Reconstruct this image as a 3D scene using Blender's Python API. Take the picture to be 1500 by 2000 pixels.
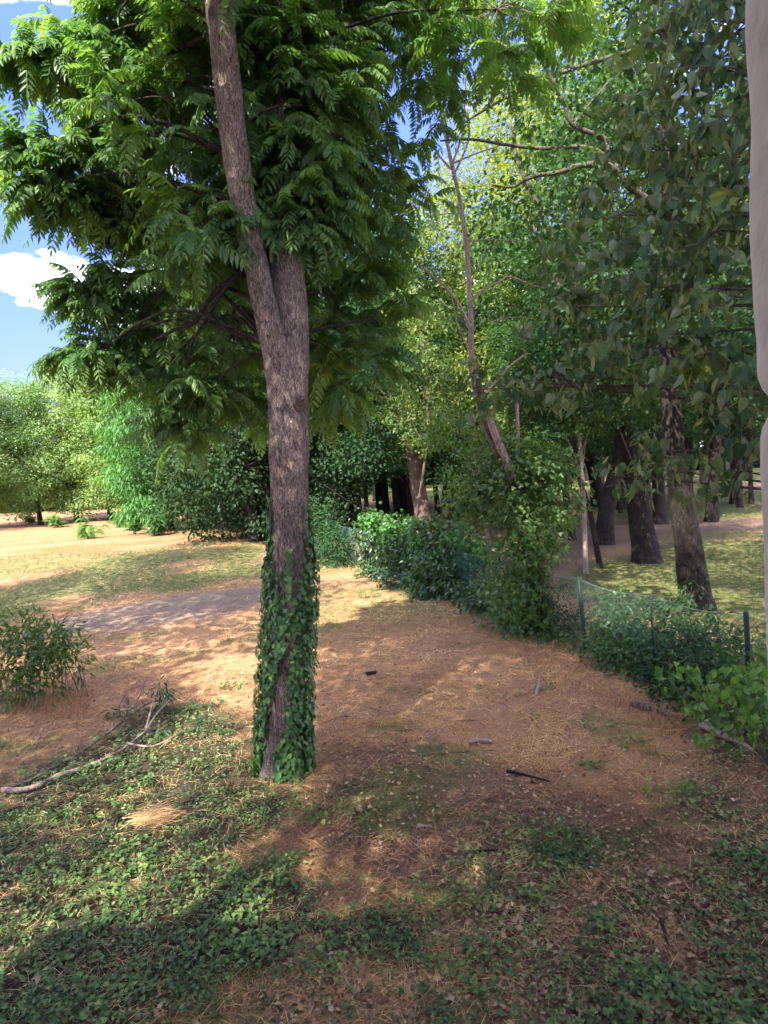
import bpy, math, random
import numpy as np
from mathutils import Matrix, Vector, Euler

for o in list(bpy.data.objects):
    bpy.data.objects.remove(o)
C = bpy.context.scene.collection
R = math.radians
EYE = 4.2
# ------------------------------------------------------------------ camera
cam_d = bpy.data.cameras.new('camera')
cam = bpy.data.objects.new('camera', cam_d)
C.objects.link(cam)
bpy.context.scene.camera = cam
cam_d.sensor_fit = 'VERTICAL'
cam_d.sensor_height = 24.0
FPX = 1250.0
cam_d.lens = 24.0 * FPX / 2000.0
cam_d.clip_start = 0.05
cam_d.clip_end = 3000
CAMR = Matrix.Rotation(R(90 - 4.35), 4, 'X') @ Matrix.Rotation(R(-3.0), 4, 'Z')
cam.matrix_world = Matrix.Translation((0, 0, EYE)) @ CAMR
# ------------------------------------------------------------------ light
SUN_EL, SUN_TO = 47.0, Vector((-0.48, -0.88, 0)).normalized()
tosun = Vector((SUN_TO.x * math.cos(R(SUN_EL)), SUN_TO.y * math.cos(R(SUN_EL)), math.sin(R(SUN_EL))))
world = bpy.data.worlds.new('World')
bpy.context.scene.world = world
world.use_nodes = True
wn, wl = world.node_tree.nodes, world.node_tree.links
wn.clear()
w_out = wn.new('ShaderNodeOutputWorld')
w_bg = wn.new('ShaderNodeBackground')
w_sky = wn.new('ShaderNodeTexSky')
w_sky.sky_type = 'NISHITA'
w_sky.sun_disc = False
w_sky.sun_elevation = R(SUN_EL)
w_sky.sun_rotation = math.atan2(SUN_TO.x, SUN_TO.y)
w_sky.air_density = 1.0
w_sky.dust_density = 0.4
w_sky.ozone_density = 3.0
w_bg.inputs['Strength'].default_value = 0.15
# low clouds, spread over the unseen sky and made overbright to fill shade
w_tc = wn.new('ShaderNodeTexCoord')
w_map = wn.new('ShaderNodeMapping')
w_map.inputs['Scale'].default_value = (1.3, 1.3, 3.6)
w_map.inputs["Location"].default_value = (13.02, 15.86, 5.40)
w_no = wn.new('ShaderNodeTexNoise')
w_no.inputs['Scale'].default_value = 2.2
w_no.inputs['Detail'].default_value = 7
w_no.inputs['Roughness'].default_value = 0.5
w_rmp = wn.new('ShaderNodeValToRGB')
w_rmp.color_ramp.elements[0].position = 0.515
w_rmp.color_ramp.elements[1].position = 0.64
w_sep = wn.new('ShaderNodeSeparateXYZ')
w_band = wn.new('ShaderNodeValToRGB')
cr = w_band.color_ramp
cr.elements[0].position = 0.0
cr.elements[0].color = (1, 1, 1, 1)
cr.elements[1].position = 1.0
cr.elements[1].color = (0.7, 0.7, 0.7, 1)
e = cr.elements.new(0.3)
e.color = (0.9, 0.9, 0.9, 1)
w_mul = wn.new('ShaderNodeMath'); w_mul.operation = 'MULTIPLY'
w_mix = wn.new('ShaderNodeMixRGB')
w_mix.inputs['Color2'].default_value = (9.6, 9.0, 8.2, 1)
wl.new(w_tc.outputs['Generated'], w_map.inputs['Vector'])
wl.new(w_map.outputs[0], w_no.inputs['Vector'])
wl.new(w_no.outputs['Fac'], w_rmp.inputs[0])
wl.new(w_tc.outputs['Generated'], w_sep.inputs[0])
wl.new(w_sep.outputs['Z'], w_band.inputs[0])
wl.new(w_rmp.outputs[0], w_mul.inputs[0])
wl.new(w_band.outputs[0], w_mul.inputs[1])
wl.new(w_mul.outputs[0], w_mix.inputs['Fac'])
w_tint = wn.new('ShaderNodeMixRGB'); w_tint.blend_type = 'MULTIPLY'; w_tint.inputs[0].default_value = 1
w_tint.inputs['Color2'].default_value = (0.27, 0.265, 0.54, 1)
w_grad = wn.new('ShaderNodeValToRGB')
w_grad.color_ramp.elements[0].position = 0.0
w_grad.color_ramp.elements[0].color = (0.40, 0.36, 0.50, 1)
w_grad.color_ramp.elements[1].position = 0.55
w_grad.color_ramp.elements[1].color = (1, 1, 1, 1)
wl.new(w_sep.outputs['Z'], w_grad.inputs[0])
w_t2 = wn.new('ShaderNodeMixRGB'); w_t2.blend_type = 'MULTIPLY'; w_t2.inputs[0].default_value = 1
wl.new(w_sky.outputs[0], w_t2.inputs['Color1']); wl.new(w_grad.outputs[0], w_t2.inputs['Color2'])
wl.new(w_t2.outputs[0], w_tint.inputs['Color1'])
wl.new(w_tint.outputs[0], w_mix.inputs['Color1'])
wl.new(w_mix.outputs[0], w_bg.inputs['Color'])
wl.new(w_bg.outputs[0], w_out.inputs[0])

sun_d = bpy.data.lights.new('sun', 'SUN')
sun_d.energy = 2.0
sun_d.angle = R(0.5)
sun_d.color = (1.0, 0.93, 0.80)
sun = bpy.data.objects.new('sun', sun_d)
C.objects.link(sun)
sun.rotation_euler = tosun.to_track_quat('Z', 'Y').to_euler()
sc = bpy.context.scene
sc.view_settings.view_transform = 'Standard'
sc.view_settings.look = 'None'
sc.view_settings.gamma = 1
sc.view_settings.exposure = 3.25
sc.view_settings.use_curve_mapping = False
sc.render.engine = 'CYCLES'
sc.cycles.use_denoising = True
sc.cycles.max_bounces = 9
sc.cycles.diffuse_bounces = 6
sc.cycles.transmission_bounces = 5
sc.cycles.glossy_bounces = 2
sc.cycles.use_adaptive_sampling = True
sc.cycles.adaptive_threshold = 0.02

# ------------------------------------------------------------------ helpers
rng = np.random.default_rng(7)
_M3 = np.array(CAMR.to_3x3())

def ray(px, py):
    d = np.array([px - 750.0, -(py - 1000.0), -FPX])
    return _M3 @ d

def at(px, py, z=0.0):
    d = ray(px, py)
    t = (z - EYE) / d[2]
    return np.array([d[0] * t, d[1] * t, z])

def aty(px, py, Y):
    d = ray(px, py)
    t = Y / d[1]
    return np.array([d[0] * t, Y, EYE + d[2] * t])

def _hash(ix, iy, s):
    h = (ix * 374761393 + iy * 668265263 + s * 982451653) & 0x7fffffff
    h = ((h ^ (h >> 13)) * 1274126177) & 0x7fffffff
    return ((h ^ (h >> 16)) & 0xffff) / 65535.0

def vnoise(x, y, s=0):
    x = np.asarray(x, float); y = np.asarray(y, float)
    ix = np.floor(x).astype(np.int64); iy = np.floor(y).astype(np.int64)
    fx = x - ix; fy = y - iy
    fx = fx * fx * (3 - 2 * fx); fy = fy * fy * (3 - 2 * fy)
    a = _hash(ix, iy, s); b = _hash(ix + 1, iy, s); c = _hash(ix, iy + 1, s); d = _hash(ix + 1, iy + 1, s)
    return (a * (1 - fx) + b * fx) * (1 - fy) + (c * (1 - fx) + d * fx) * fy

def fbm(x, y, s=0, o=3):
    r = 0; a = 0.5; t = 0
    for k in range(o):
        r = r + a * vnoise(x * 2 ** k, y * 2 ** k, s + k * 17); t += a; a *= 0.5
    return r / t

def sstep(a, b, x):
    t = np.clip((x - a) / (b - a), 0, 1)
    return t * t * (3 - 2 * t)

def ground_z(x, y):
    x = np.asarray(x, float); y = np.asarray(y, float)
    z = 0.16 * (fbm(x / 3.5, y / 3.5, 3) - 0.5) + 0.05 * (fbm(x / 0.7, y / 0.7, 9, 2) - 0.5)
    far = sstep(20, 34, y) * sstep(-2, -9, x)
    z = z + far * (0.45 * (fbm(x / 9, y / 7, 21) - 0.35))
    z = z + 0.35 * np.exp(-((y - 33 - 0.12 * x) / 2.2) ** 2) * sstep(-3, -10, x)
    return z

def gz(x, y):
    return float(ground_z(x, y))

def tag(o, label=None, cat=None, group=None, kind=None):
    if label: o['label'] = label
    if cat: o['category'] = cat
    if group: o['group'] = group
    if kind: o['kind'] = kind
    return o

def empty(name, loc, rz=0, label=None, cat=None, group=None):
    o = bpy.data.objects.new(name, None)
    o.empty_display_size = 0.2
    C.objects.link(o)
    o.location = loc
    o.rotation_euler = (0, 0, rz)
    return tag(o, label, cat, group)

def mesh_np(name, V, F, mat, smooth=False, attr=None):
    """V (n,3); F list of int arrays, each (m,k)"""
    me = bpy.data.meshes.new(name)
    V = np.asarray(V, np.float32)
    me.vertices.add(len(V))
    me.vertices.foreach_set('co', V.ravel())
    loops = np.concatenate([f.ravel() for f in F]).astype(np.int32)
    sizes = np.concatenate([np.full(len(f), f.shape[1]) for f in F])
    starts = np.concatenate([[0], np.cumsum(sizes)[:-1]]).astype(np.int32)
    me.loops.add(len(loops))
    me.loops.foreach_set('vertex_index', loops)
    me.polygons.add(len(sizes))
    me.polygons.foreach_set('loop_start', starts)
    if smooth:
        me.polygons.foreach_set('use_smooth', np.ones(len(sizes), bool))
    if attr:
        for k, a in attr.items():
            at_ = me.attributes.new(k, 'FLOAT', 'POINT')
            at_.data.foreach_set('value', np.asarray(a, np.float32))
    me.update(calc_edges=True)
    if mat: me.materials.append(mat)
    return me

def link(name, me, parent=None, loc=None):
    """loc None with a parent: mesh verts are in world space and the parent has only a translation"""
    o = bpy.data.objects.new(name, me)
    C.objects.link(o)
    if parent is not None:
        o.parent = parent
        if loc is None:
            o.matrix_parent_inverse = Matrix.Translation(-Vector(parent.location))
    if loc is not None:
        o.location = loc
    return o

class MB:
    def __init__(s): s.V = []; s.Q = []; s.T = []; s.A = []; s.n = 0
    def add(s, V, Q=None, T=None, a=0.5):
        V = np.asarray(V, float)
        if Q is not None and len(Q): s.Q.append(np.asarray(Q) + s.n)
        if T is not None and len(T): s.T.append(np.asarray(T) + s.n)
        s.V.append(V); s.A.append(np.broadcast_to(np.asarray(a, float), (len(V),))); s.n += len(V)
    def mesh(s, name, mat, smooth=True):
        F = []
        if s.Q: F.append(np.concatenate(s.Q))
        if s.T: F.append(np.concatenate(s.T))
        return mesh_np(name, np.concatenate(s.V), F, mat, smooth, {'tint': np.concatenate(s.A)})

def catmull(P, n):
    P = np.asarray(P, float)
    if len(P) == 2:
        t = np.linspace(0, 1, n)[:, None]
        return P[0] * (1 - t) + P[1] * t
    Pp = np.vstack([2 * P[0] - P[1], P, 2 * P[-1] - P[-2]])
    u = np.linspace(0, len(P) - 1 - 1e-6, n)
    i = u.astype(int); t = (u - i)[:, None]
    p0, p1, p2, p3 = Pp[i], Pp[i + 1], Pp[i + 2], Pp[i + 3]
    return 0.5 * (2 * p1 + (p2 - p0) * t + (2 * p0 - 5 * p1 + 4 * p2 - p3) * t ** 2 + (3 * p1 - p0 - 3 * p2 + p3) * t ** 3)

def tube(mb, P, rad, sides=8, n=None, bark=0.0, flare=0.0, cap=True, seed=0, a=0.5):
    P = np.asarray(P, float); rad = np.asarray(rad, float)
    if n is None: n = len(P)
    k = np.linspace(0, 1, len(P))
    C_ = catmull(P, n) if n > len(P) or len(P) > 2 else P
    n = len(C_)
    r = np.interp(np.linspace(0, 1, n), k, rad)
    T = np.gradient(C_, axis=0); T /= np.linalg.norm(T, axis=1)[:, None] + 1e-9
    ref = np.array([0.0, 1.0, 0.0]) if abs(T[0][1]) < 0.8 else np.array([1.0, 0, 0])
    U = ref - (T @ ref)[:, None] * T
    U /= np.linalg.norm(U, axis=1)[:, None] + 1e-9
    W = np.cross(T, U)
    th = np.linspace(0, 2 * np.pi, sides, endpoint=False)
    L = np.concatenate([[0], np.cumsum(np.linalg.norm(np.diff(C_, axis=0), axis=1))])
    rr = np.repeat(r[:, None], sides, 1)
    if bark > 0:
        cx = np.cos(th)[None, :] * 3 + 10; cy = np.sin(th)[None, :] * 3 + 10
        rr = rr * (1 + 0.10 * (fbm(cx + seed + 0 * L[:, None], cy * 0.8 + L[:, None] * 0.9, 5 + seed) - 0.5))
        fine = vnoise(th[None, :] * sides / 7.0 + 0.8 * vnoise(L[:, None] * 2, th[None, :] * 3, 2), L[:, None] * 5.0, 31 + seed)
        rr = rr + bark * (fine - 0.5)
    if flare > 0:
        fl = np.exp(-L / (rad[0] * 1.3))[:, None] * (0.6 + 0.8 * vnoise(th[None, :] * 1.1, 0 * L[:, None], 77 + seed))
        rr = rr * (1 + flare * fl)
    V = C_[:, None, :] + rr[:, :, None] * (np.cos(th)[None, :, None] * U[:, None, :] + np.sin(th)[None, :, None] * W[:, None, :])
    V = V.reshape(-1, 3)
    i = np.arange(n - 1)[:, None] * sides; j = np.arange(sides)[None, :]; j2 = (j + 1) % sides
    Q = np.stack([i + j, i + j2, i + sides + j2, i + sides + j], -1).reshape(-1, 4)
    Tt = None
    if cap:
        V = np.vstack([V, C_[-1] + T[-1] * r[-1] * 0.6]); e0 = (n - 1) * sides
        jj = np.arange(sides)
        Tt = np.stack([e0 + jj, e0 + (jj + 1) % sides, np.full(sides, n * sides)], -1)
    mb.add(V, Q, Tt, a)

def frames(d, nrm):
    d = d / (np.linalg.norm(d, axis=1)[:, None] + 1e-9)
    x = np.cross(d, nrm); x /= np.linalg.norm(x, axis=1)[:, None] + 1e-9
    z = np.cross(x, d)
    return np.stack([x, d, z], -1)      # columns: x, y(dir), z(normal)

def stamp(tpl, P, Fr, S):
    """place the template at each point -> V, [faces], index of copy per vertex"""
    tv, tf = tpl
    k = len(tv); N = len(P)
    V = np.einsum('nij,kj->nki', Fr, tv) * np.asarray(S)[:, None, None] + P[:, None, :]
    off = (np.arange(N) * k)
    F = [(f[None] + off[:, None, None]).reshape(-1, f.shape[1]) for f in tf]
    return V.reshape(-1, 3), F, np.repeat(np.arange(N), k)

def stamp_mesh(name, tpl, P, Fr, S, mat, tint, smooth=False):
    V, F, idx = stamp(tpl, P, Fr, S)
    return mesh_np(name, V, F, mat, smooth, {'tint': np.asarray(tint)[idx]})

def half_leaf(outline, fold=0.15, droop=0.12):
    """outline: right-hand side points from base to tip (x>=0,y 0..1) -> two ngons folded on the midrib"""
    o = np.array(outline, float)
    n = len(o)
    z = fold * o[:, 0] - droop * o[:, 1] ** 2
    right = np.column_stack([o[:, 0], o[:, 1], z])
    left = right[1:-1] * [-1, 1, 1]
    V = np.vstack([right, left])
    fr = np.arange(n)[None]
    fl = np.array([[0] + list(range(n + len(left) - 1, n - 1, -1)) + [n - 1]])[:, ::-1]
    fl = np.array([[n - 1] + [n + k for k in range(len(left) - 1, -1, -1)] + [0]])
    return V, [fr, fl]

KITE = half_leaf([(0, 0), (0.30, 0.42), (0, 1)], 0.25, 0.12)
OVAL = half_leaf([(0, 0), (0.26, 0.18), (0.30, 0.55), (0, 1)], 0.25, 0.15)
LANCE = half_leaf([(0, 0), (0.14, 0.25), (0.13, 0.6), (0, 1)], 0.25, 0.15)
HEART = half_leaf([(0, 0.0), (0.20, -0.09), (0.38, 0.06), (0.43, 0.30), (0.33, 0.58), (0.13, 0.82), (0, 1.06)], 0.38, 0.32)
IVY = half_leaf([(0, 0), (0.22, -0.14), (0.50, 0.10), (0.34, 0.34), (0.30, 0.48), (0.17, 0.62), (0, 1.0)], 0.18, 0.15)
MAPLE = half_leaf([(0, 0), (0.32, -0.08), (0.30, 0.16), (0.58, 0.42), (0.24, 0.50), (0.20, 0.66), (0, 1.0)], 0.2, 0.15)
TRIFOL = half_leaf([(0, 0), (0.10, 0.12), (0.42, 0.22), (0.50, 0.42), (0.14, 0.40), (0.20, 0.62), (0, 1.0)], 0.15, 0.2)

def make_frond(pairs=11, droop=0.55, hang=0.5, leaflet=0.22, seed=0, lance=True):
    """pinnate leaf of unit length along +Y, arching down in -Z"""
    r = np.random.default_rng(seed)
    t = np.linspace(0.14, 1.0, pairs)
    def sp(t):
        return np.stack([0 * t, t - 0.25 * droop * t ** 2.2, 0.12 * np.sin(t * 2.2) - droop * t ** 2.1], -1)
    P = []; D = []; N = []; S = []
    for side in (-1, 1):
        for k, tt in enumerate(t[:-1]):
            p = sp(np.array([tt]))[0]; q = sp(np.array([tt + 0.02]))[0]
            tan = (q - p) / np.linalg.norm(q - p)
            lat = np.array([side, 0, 0.0])
            d = lat * 0.93 + tan * (0.30 + 0.25 * tt) + np.array([0, 0, -hang * (0.7 + 0.5 * r.random())])
            d += r.normal(0, 0.07, 3)
            up = np.cross(tan, lat) * side * 1.0
            up = np.array([0, 0, 1.0]) - tan * tan[2]
            up = up + lat * hang * 0.7 + r.normal(0, 0.12, 3)
            P.append(p); D.append(d); N.append(up)
            S.append(leaflet * (0.62 + 0.6 * math.sin(math.pi * min(1, 0.2 + tt * 0.72))) * r.uniform(.9, 1.1))
    p = sp(np.array([1.0]))[0]; q = sp(np.array([0.97]))[0]
    P.append(q); D.append(p - q); N.append(np.array([0, .3, 1.0])); S.append(leaflet * 0.8)
    P = np.array(P); D = np.array(D); N = np.array(N)
    V, F, _ = stamp(LANCE, P, frames(D, N), np.array(S))
    # rachis: thin triangular strip
    s = sp(np.linspace(0, 1, 7)); w = np.linspace(0.010, 0.004, 7)[:, None]
    A = s + np.array([1, 0, 0]) * w; B = s - np.array([1, 0, 0]) * w; D_ = s + np.array([0, 0, -1.4]) * w
    n0 = len(V)
    V = np.vstack([V, A, B, D_])
    q1 = np.array([[n0 + k, n0 + k + 1, n0 + 7 + k + 1, n0 + 7 + k] for k in range(6)])
    q2 = np.array([[n0 + k, n0 + 14 + k, n0 + 14 + k + 1, n0 + k + 1] for k in range(6)])
    return V, F + [q1, q2], n0

# ------------------------------------------------------------------ materials
def new_mat(name):
    m = bpy.data.materials.new(name); m.use_nodes = True
    nt = m.node_tree; nt.nodes.clear()
    out = nt.nodes.new('ShaderNodeOutputMaterial')
    return m, nt.nodes, nt.links, out

def ramp(n, cols, pos=None):
    r = n.new('ShaderNodeValToRGB')
    pos = pos or [i / (len(cols) - 1) for i in range(len(cols))]
    while len(r.color_ramp.elements) < len(cols): r.color_ramp.elements.new(0.5)
    for e_, c, p in zip(r.color_ramp.elements, cols, pos):
        e_.position = p; e_.color = (*c, 1)
    return r

def leaf_mat(name, cols, trans=0.35, rough=0.45, spec=0.4, back=None, tcol=None, obj_rand=0.0):
    m, n, l, out = new_mat(name)
    a = n.new('ShaderNodeAttribute'); a.attribute_name = 'tint'
    r = ramp(n, cols)
    if obj_rand:
        oi = n.new('ShaderNodeObjectInfo')
        ma = n.new('ShaderNodeMath'); ma.operation = 'MULTIPLY_ADD'
        ma.inputs[1].default_value = obj_rand; l.new(oi.outputs['Random'], ma.inputs[0])
        s2 = n.new('ShaderNodeMath'); s2.operation = 'MULTIPLY'; s2.inputs[1].default_value = 1 - obj_rand
        l.new(a.outputs['Fac'], s2.inputs[0]); l.new(s2.outputs[0], ma.inputs[2])
        l.new(ma.outputs[0], r.inputs[0])
    else:
        l.new(a.outputs['Fac'], r.inputs[0])
    b = n.new('ShaderNodeBsdfPrincipled')
    b.inputs['Roughness'].default_value = rough
    b.inputs['Specular IOR Level'].default_value = spec
    col = r.outputs[0]
    if back:
        g = n.new('ShaderNodeNewGeometry'); mx = n.new('ShaderNodeMixRGB')
        l.new(g.outputs['Backfacing'], mx.inputs[0]); l.new(col, mx.inputs[1]); mx.inputs[2].default_value = (*back, 1)
        col = mx.outputs[0]
    l.new(col, b.inputs['Base Color'])
    t = n.new('ShaderNodeBsdfTranslucent')
    hs = n.new('ShaderNodeMixRGB'); hs.blend_type = 'MULTIPLY'; hs.inputs[0].default_value = 1
    l.new(r.outputs[0], hs.inputs[1]); hs.inputs[2].default_value = (*(tcol or (1.9, 1.75, 0.55)), 1)
    l.new(hs.outputs[0], t.inputs['Color'])
    mix = n.new('ShaderNodeMixShader'); mix.inputs[0].default_value = trans
    l.new(b.outputs[0], mix.inputs[1]); l.new(t.outputs[0], mix.inputs[2]); l.new(mix.outputs[0], out.inputs[0])
    return m

def bark_mat(name, dark, mid, light, scale=1.0, bump=0.5):
    m, n, l, out = new_mat(name)
    tc = n.new('ShaderNodeTexCoord'); mp = n.new('ShaderNodeMapping')
    mp.inputs['Scale'].default_value = (scale, scale, scale * 0.22)
    l.new(tc.outputs['Object'], mp.inputs['Vector'])
    no = n.new('ShaderNodeTexNoise'); no.inputs['Scale'].default_value = 38; no.inputs['Detail'].default_value = 6
    no.inputs['Distortion'].default_value = 0.6
    l.new(mp.outputs[0], no.inputs['Vector'])
    vo = n.new('ShaderNodeTexVoronoi'); vo.feature = 'DISTANCE_TO_EDGE'; vo.inputs['Scale'].default_value = 30
    wv = n.new('ShaderNodeMixRGB'); wv.inputs[0].default_value = 0.12
    l.new(mp.outputs[0], wv.inputs[1]); l.new(no.outputs['Color'], wv.inputs[2]); l.new(wv.outputs[0], vo.inputs['Vector'])
    sm = n.new('ShaderNodeMath'); sm.operation = 'MULTIPLY'; sm.inputs[1].default_value = 2.2
    l.new(vo.outputs['Distance'], sm.inputs[0])
    ad = n.new('ShaderNodeMath'); ad.operation = 'ADD'; ad.use_clamp = False
    l.new(sm.outputs[0], ad.inputs[0]); l.new(no.outputs['Fac'], ad.inputs[1])
    r = ramp(n, [dark, mid, light], [0.38, 0.72, 1.05 if False else 1.0])
    l.new(ad.outputs[0], r.inputs[0])
    n2 = n.new('ShaderNodeTexNoise'); n2.inputs['Scale'].default_value = 2.3; n2.inputs['Detail'].default_value = 4
    l.new(tc.outputs['Object'], n2.inputs['Vector'])
    r2 = ramp(n, [(0.72, 0.70, 0.72), (1.15, 1.1, 1.05)], [0.35, 0.65]); l.new(n2.outputs['Fac'], r2.inputs[0])
    mu = n.new('ShaderNodeMixRGB'); mu.blend_type = 'MULTIPLY'; mu.inputs[0].default_value = 1
    l.new(r.outputs[0], mu.inputs[1]); l.new(r2.outputs[0], mu.inputs[2])
    b = n.new('ShaderNodeBsdfPrincipled'); b.inputs['Roughness'].default_value = 0.85
    b.inputs['Specular IOR Level'].default_value = 0.25
    l.new(mu.outputs[0], b.inputs['Base Color'])
    bp = n.new('ShaderNodeBump'); bp.inputs['Strength'].default_value = bump; bp.inputs['Distance'].default_value = 0.02
    l.new(ad.outputs[0], bp.inputs['Height']); l.new(bp.outputs[0], b.inputs['Normal'])
    l.new(b.outputs[0], out.inputs[0])
    return m

def plain_mat(name, col, rough=0.7, spec=0.3, noise=0.15, nscale=8, bump=0.0):
    m, n, l, out = new_mat(name)
    tc = n.new('ShaderNodeTexCoord'); no = n.new('ShaderNodeTexNoise')
    no.inputs['Scale'].default_value = nscale; no.inputs['Detail'].default_value = 6
    l.new(tc.outputs['Object'], no.inputs['Vector'])
    r = ramp(n, [tuple(c * (1 - noise * 2) for c in col), tuple(min(1, c * (1 + noise)) for c in col)], [0.3, 0.7])
    l.new(no.outputs['Fac'], r.inputs[0])
    b = n.new('ShaderNodeBsdfPrincipled'); b.inputs['Roughness'].default_value = rough
    b.inputs['Specular IOR Level'].default_value = spec
    l.new(r.outputs[0], b.inputs['Base Color'])
    if bump:
        bp = n.new('ShaderNodeBump'); bp.inputs['Strength'].default_value = bump; bp.inputs['Distance'].default_value = 0.01
        l.new(no.outputs['Fac'], bp.inputs['Height']); l.new(bp.outputs[0], b.inputs['Normal'])
    l.new(b.outputs[0], out.inputs[0])
    return m

def tint_mat(name, cols, rough=0.8, trans=0.15, spec=0.2):
    return leaf_mat(name, cols, trans, rough, spec, tcol=(1.2, 1.1, 0.8))

M = {}
M['pinnate'] = leaf_mat('pinnate_leaf', [(0.048, 0.120, 0.046), (0.085, 0.185, 0.060), (0.135, 0.25, 0.070), (0.22, 0.34, 0.08)], 0.52, 0.42, 0.45, back=(0.075, 0.15, 0.075))
M['linden'] = leaf_mat('linden_leaf', [(0.020, 0.060, 0.026), (0.050, 0.115, 0.042), (0.11, 0.185, 0.060), (0.22, 0.29, 0.10)], 0.34, 0.5, 0.35, back=(0.20, 0.26, 0.13))
M['bract'] = leaf_mat('linden_bract', [(0.19, 0.26, 0.10), (0.27, 0.32, 0.13), (0.36, 0.34, 0.12)], 0.4, 0.6, 0.2)
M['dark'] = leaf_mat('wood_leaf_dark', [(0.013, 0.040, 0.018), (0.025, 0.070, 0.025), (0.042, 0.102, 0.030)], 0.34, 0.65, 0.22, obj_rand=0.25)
M['dense'] = leaf_mat('wood_leaf_shaded', [(0.012, 0.032, 0.013), (0.023, 0.055, 0.018), (0.038, 0.082, 0.024)], 0.25, 0.65, 0.2, obj_rand=0.2)  # darkened leaf copy, the shade on these trees is put into the colour
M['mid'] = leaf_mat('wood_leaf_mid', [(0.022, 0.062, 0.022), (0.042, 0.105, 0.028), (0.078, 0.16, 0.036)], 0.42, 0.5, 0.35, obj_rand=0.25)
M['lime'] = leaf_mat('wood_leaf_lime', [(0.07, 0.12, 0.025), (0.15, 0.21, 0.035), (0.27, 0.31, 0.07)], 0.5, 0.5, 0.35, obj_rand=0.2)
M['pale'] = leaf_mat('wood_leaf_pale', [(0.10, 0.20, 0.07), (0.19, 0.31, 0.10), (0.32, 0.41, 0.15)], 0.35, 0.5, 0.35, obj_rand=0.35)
M['feather'] = leaf_mat('feather_leaf', [(0.035, 0.11, 0.03), (0.06, 0.18, 0.04), (0.10, 0.25, 0.05)], 0.4, 0.5, 0.3)
M['bush'] = leaf_mat('bush_leaf', [(0.020, 0.058, 0.021), (0.038, 0.096, 0.030), (0.070, 0.145, 0.040)], 0.3, 0.4, 0.5)
M['bright'] = leaf_mat('bright_leaf', [(0.06, 0.15, 0.03), (0.11, 0.23, 0.04), (0.20, 0.32, 0.06)], 0.4, 0.42, 0.45)
M['ivy'] = leaf_mat('ivy_leaf', [(0.030, 0.095, 0.030), (0.060, 0.160, 0.042), (0.12, 0.23, 0.060), (0.28, 0.40, 0.13)], 0.22, 0.42, 0.45)
M['gcover'] = leaf_mat('ground_ivy_leaf', [(0.032, 0.080, 0.026), (0.065, 0.145, 0.040), (0.12, 0.22, 0.055), (0.24, 0.32, 0.09)], 0.30, 0.5, 0.35)
M['grass'] = leaf_mat('green_grass', [(0.030, 0.080, 0.02), (0.055, 0.125, 0.028), (0.10, 0.165, 0.040)], 0.35, 0.6, 0.2)
M['straw'] = tint_mat('dry_straw', [(0.19, 0.095, 0.055), (0.42, 0.235, 0.11), (0.60, 0.38, 0.175), (0.74, 0.54, 0.29)], 0.65)
M['litter'] = tint_mat('dead_leaf', [(0.08, 0.046, 0.028), (0.20, 0.122, 0.072), (0.36, 0.245, 0.145), (0.52, 0.40, 0.26)], 0.75)
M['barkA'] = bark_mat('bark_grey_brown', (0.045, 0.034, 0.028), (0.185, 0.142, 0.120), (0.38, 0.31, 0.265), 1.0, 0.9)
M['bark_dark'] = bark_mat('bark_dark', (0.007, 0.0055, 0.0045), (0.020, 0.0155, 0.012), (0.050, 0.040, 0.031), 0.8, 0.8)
M['bark_tan'] = bark_mat('bark_tan', (0.035, 0.024, 0.020), (0.10, 0.072, 0.056), (0.20, 0.145, 0.11), 1.0, 0.5)
M['limb_grey'] = bark_mat('limb_bark_grey', (0.03, 0.025, 0.02), (0.075, 0.063, 0.05), (0.15, 0.13, 0.10), 1.4, 0.4)
M['deadwood'] = bark_mat('bare_dead_wood', (0.13, 0.085, 0.065), (0.30, 0.21, 0.17), (0.48, 0.38, 0.32), 1.6, 0.3)
M['twig'] = plain_mat('twig_brown', (0.12, 0.085, 0.07), 0.8)
M['fence_green'] = plain_mat('fence_paint_green', (0.009, 0.036, 0.026), 0.55, 0.3)
M['mesh_green'] = plain_mat('mesh_coating_green', (0.028, 0.085, 0.068), 0.5, 0.5)
M['wire'] = plain_mat('galvanised_wire', (0.20, 0.23, 0.22), 0.45, 0.5)
M['rust'] = plain_mat('rusty_board', (0.22, 0.10, 0.07), 0.8)
M['plaster'] = plain_mat('white_plaster', (0.86, 0.85, 0.82), 0.95, 0.15, 0.05, 40, 0.5)
M['rooftile'] = plain_mat('roof_tile', (0.25, 0.10, 0.06), 0.8)

# ------------------------------------------------------------------ ground
def wpoly(pts):
    return np.array([at(*p)[:2] for p in pts])

def poly_sdf(x, y, P):
    """signed distance, negative inside"""
    x = np.asarray(x, float); y = np.asarray(y, float)
    d = np.full(x.shape, 1e9); ins = np.zeros(x.shape, bool)
    n = len(P)
    for i in range(n):
        a = P[i]; b = P[(i + 1) % n]
        ex, ey = b - a; L2 = ex * ex + ey * ey + 1e-12
        t = np.clip(((x - a[0]) * ex + (y - a[1]) * ey) / L2, 0, 1)
        d = np.minimum(d, np.hypot(x - a[0] - t * ex, y - a[1] - t * ey))
        c = ((a[1] > y) != (b[1] > y)) & (x < ex * (y - a[1]) / (ey + 1e-12) + a[0])
        ins ^= c
    return np.where(ins, -d, d)

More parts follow.
